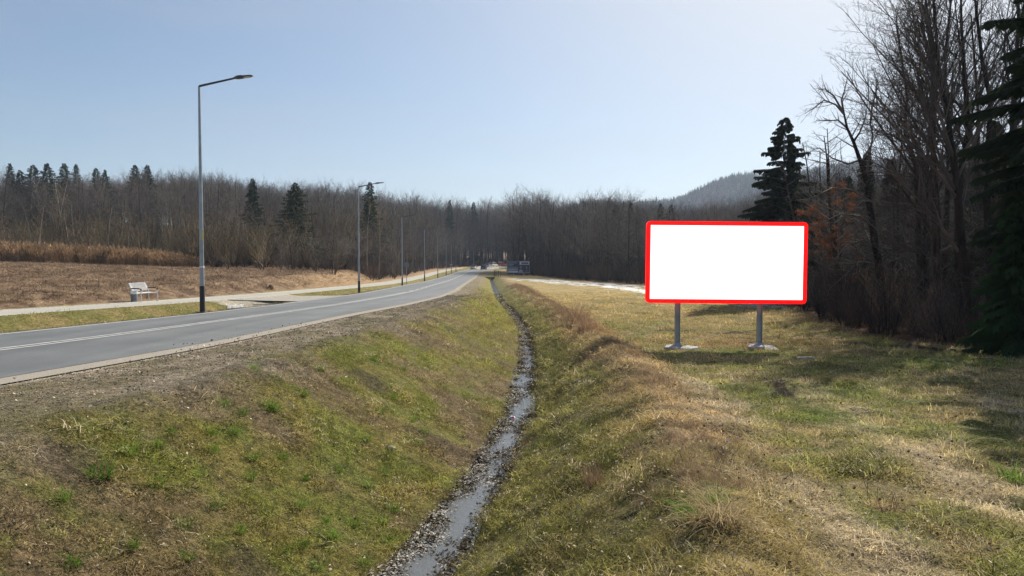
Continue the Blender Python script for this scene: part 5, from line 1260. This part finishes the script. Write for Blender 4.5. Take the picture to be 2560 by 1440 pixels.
# ------------------------------------------------------------------ cars (local -y is the front)
M_rub = M_tyre; M_rimm = simple('wheel_rim', (.45, .46, .48), .35, .7); M_hl = simple('headlamp_glass', (.8, .8, .78), .15); M_tl = simple('tail_lamp_red', (.45, .01, .01), .25); M_plate = simple('number_plate', (.75, .75, .72), .5); M_grille = simple('grille_plastic', (.02, .02, .022), .5)
def car(x, y, z, rz, paint, label, H=1.5, W=1.8, L_=4.4, roof=None):
    root = empty('car', (x, y, z), rz); hl = L_/2; bh = H*.56
    def ring(yy, hw, z0, z1, n=10):
        P = []; 
        for a, b in ((-1, 0), (-1, .55), (-.96, .9), (-.85, 1), (0, 1.02), (.85, 1), (.96, .9), (1, .55), (1, 0), (0, 0)): P.append((a*hw, yy, z0+b*(z1-z0)))
        return P
    w = W/2
    st = [(-hl, w*.80, .30, bh*.72), (-hl+.12, w*.93, .22, bh*.84), (-hl+.55, w*.99, .2, bh*.93), (-hl*.38, w, .2, bh), (0, w, .2, bh), (hl*.5, w, .2, bh*1.02), (hl-.3, w*.97, .2, bh*1.0), (hl-.06, w*.92, .25, bh*.97), (hl, w*.85, .32, bh*.88)]
    MB().loft([ring(*s_) for s_ in st]).build('body', paint, root, True)
    cab = [(-hl*.42, w*.88, bh*.94, bh*.98), (-hl*.12, w*.80, bh*.94, H*.985), (hl*.25, w*.80, bh*.94, H), (hl*.66, w*.76, bh*.94, H*.97), (hl*.88, w*.80, bh*.94, bh*1.05)]
    MB().loft([ring(*s_) for s_ in cab]).build('cabin_glass', M_glass, root, True)
    rf = [(-hl*.10, w*.76, H*.965, H*1.0), (hl*.25, w*.77, H*.97, H*1.015), (hl*.64, w*.73, H*.95, H*.99)]
    MB().loft([ring(*s_) for s_ in rf]).build('roof', roof or paint, root, True)
    for s_ in (-1, 1):
        MB().tube([(s_*w*.87, -hl*.40, bh), (s_*w*.79, -hl*.11, H*.97)], .035, 6).build('pillar', paint, root); MB().tube([(s_*w*.80, hl*.86, bh*1.03), (s_*w*.75, hl*.66, H*.95)], .045, 6).build('pillar', paint, root)
        MB().box((s_*(w+.09), -hl*.33, bh*1.04), (.16, .09, .12), bevel=.02).build('mirror', paint, root)
        MB().box((s_*w*.68, -hl+.075, bh*.70), (w*.38, .12, .13), bevel=.03).build('headlight', M_hl, root)
        MB().box((s_*w*.80, hl-.03, bh*.80), (w*.22, .10, .24), bevel=.02).build('tail_light', M_tl, root)
        for yy in (-hl*.62, hl*.60):
            t = MB().tube([(s_*(w-.22), yy, .33), (s_*(w-.01), yy, .33)], .33, 20).build('wheel', M_rub, root, True)
            MB().tube([(s_*(w-.03), yy, .33), (s_*(w+.005), yy, .33)], .2, 14).build('rim', M_rimm, t, True)
    MB().box((0, -hl+.03, bh*.50), (w*1.1, .10, .2), bevel=.02).build('grille', M_grille, root); MB().box((0, -hl-.03, .38), (.5, .03, .11)).build('number_plate', M_plate, root); MB().box((0, hl+.01, bh*.62), (.5, .03, .11)).build('number_plate', M_plate, root)
    return tag(root, label, 'car', 'cars at the bend of the road')
def paint(nm, c, m=.3): 
    x = simple(nm, c, .25, m, .03, 2); return x
def cz(Y): return float(ZRD(np.array([Y]))[0])+CZ+.01
car(-13.7, 263, cz(263), R(-8), paint('cream_silver_paint', (.50, .50, .44)), 'oncoming pale car in the left lane at the bend', 1.65, 1.85)
car(-9.9, 257, cz(257), R(174), paint('navy_paint', (.02, .03, .12), .2), 'dark navy car seen from behind, last in the row going away', 1.65, 1.85, roof=paint('pale_roof_paint', (.55, .57, .6)))
car(-9.2, 283, cz(283)+.2, R(165), paint('silver_paint', (.42, .45, .48), .6), 'silver car just ahead of the dark navy one', 1.75, 1.9, 4.6)
car(-7.4, 293, cz(290)+.3, R(150), paint('white_car_paint', (.75, .75, .72), .1), 'white car ahead of the silver one on the bend', 1.7, 1.85)
car(-4.4, 299.5, cz(295)+.35, R(130), paint('red_car_paint', (.5, .03, .02), .1), 'red car with a white roof leading the row on the bend', 1.6, 1.8, roof=M_white)

# ------------------------------------------------------------------ distant hills with their woods
HU = [1200, 1400, 1450, 1500, 1560, 1620, 1660, 1700, 1760, 1800, 1850, 1880, 1920, 2000, 2100, 2250, 2430, 2560, 2900, 3400]
HV = [600, 546, 528, 524, 530, 522, 514, 506, 482, 464, 453, 452, 456, 442, 426, 414, 404, 402, 420, 490]
def hill_z(X, Y):
    u = 1280+F*X/Y*1.0; top = (656-np.interp(u, HU, HV))/F
    c_ = np.where(u < 1640, 1150., 1500.); s_ = (Y-c_)/np.where(u < 1640, 330., 520.)
    crest = top*c_; prof = np.clip(1-s_*s_, 0, 1)**1.1
    return (crest*prof - 6) + 10*(fbm(X, Y, 140, 200, 3)-.5)*prof + CZ
nx, ny = 170, 90
TU = np.linspace(-.12, 1.2, nx); YY = np.linspace(860, 2050, ny); Xg = TU[None, :]*YY[:, None]; Yg = np.repeat(YY[:, None], nx, 1); Zg = hill_z(Xg, Yg)
i, j = np.meshgrid(np.arange(ny-1), np.arange(nx-1), indexing='ij'); a = (i*nx+j).ravel()
M_hill = simple('wooded_hill_floor', (.06, .052, .045), .95, 0, .4, .02, .1)
me = np_mesh('hills', np.stack([Xg, Yg, Zg], -1).reshape(-1, 3), np.stack([a, a+1, a+nx+1, a+nx], 1), M_hill); tag(link(bpy.data.objects.new('hills', me)), kind='structure')
def cone_tree(seed, con):
    g_ = random.Random(seed); V = []; T3 = []; o = 0
    if con:
        for l in range(5):
            z0 = 1.5+l*2.3; r_ = 2.3*(1-l/5.6)
            for k in range(6):
                a = 6.283*(k+.5*l)/6; V += [(r_*math.cos(a), r_*math.sin(a), z0+g_.uniform(-.3, .3))]
            V += [(0, 0, z0+4.2)]
            for k in range(6): T3.append((o+k, o+(k+1) % 6, o+6))
            o += 7
    else:
        for k in range(60):
            c = Vector((g_.gauss(0, 1.6), g_.gauss(0, 1.6), 7.5+g_.gauss(0, 2.4))); 
            for q in range(3): V.append(tuple(c+Vector((g_.gauss(0, .35), g_.gauss(0, .35), g_.gauss(0, .9)))))
            T3.append((o, o+1, o+2)); o += 3
        V += [(-.2, 0, 0), (.2, 0, 0), (0, 0, 9)]; T3.append((o, o+1, o+2))
    return np_mesh('far_tree', np.array(V, float), np.array(T3), M_needle if con else M_twig, smooth=False)
FT = [cone_tree(1, True), cone_tree(2, True), cone_tree(3, False), cone_tree(4, False)]
n = 26000; g = np.random.default_rng(77); Y = g.uniform(930, 1560, n); t = g.uniform(-.05, .95, n); X = t*Y; Z = hill_z(X, Y); k = Z > CZ+8; X, Y, Z = X[k], Y[k], Z[k]; n = len(X); s_ = g.uniform(.75, 1.35, n)
con = fbm(X, Y, 110, 210, 2) + g.normal(0, .12, n) > .47
o = stuff('far_wood', np.stack([X, Y, Z-1], 1), np.stack([X*0, X*0, g.uniform(0, 6.28, n)], 1), np.stack([s_, s_, s_*g.uniform(.9, 1.2, n)], 1), np.where(con, g.integers(0, 2, n), g.integers(2, 4, n)), FT)
tag(o, 'spruces and bare woods covering the distant hazy hills', 'wood')

# ------------------------------------------------------------------ haze: the air between here and the hills
mb = MB(); mb.box((300, 900, 140), (5600, 3600, 330)); hz = mb.build('haze', M_white)
hz.data.materials.clear(); m = bpy.data.materials.new('pale_haze'); m.use_nodes = True; nt = m.node_tree; nt.nodes.clear()
pv = N(nt, 'ShaderNodeVolumePrincipled'); pv.inputs['Color'].default_value = (.64, .77, 1.0, 1); pv.inputs['Density'].default_value = .00020; pv.inputs['Anisotropy'].default_value = .25
ou = N(nt, 'ShaderNodeOutputMaterial'); nt.links.new(pv.outputs['Volume'], ou.inputs['Volume']); hz.data.materials.append(m); tag(hz, kind='stuff', label='thin blue-grey haze over the whole place', cat='haze')
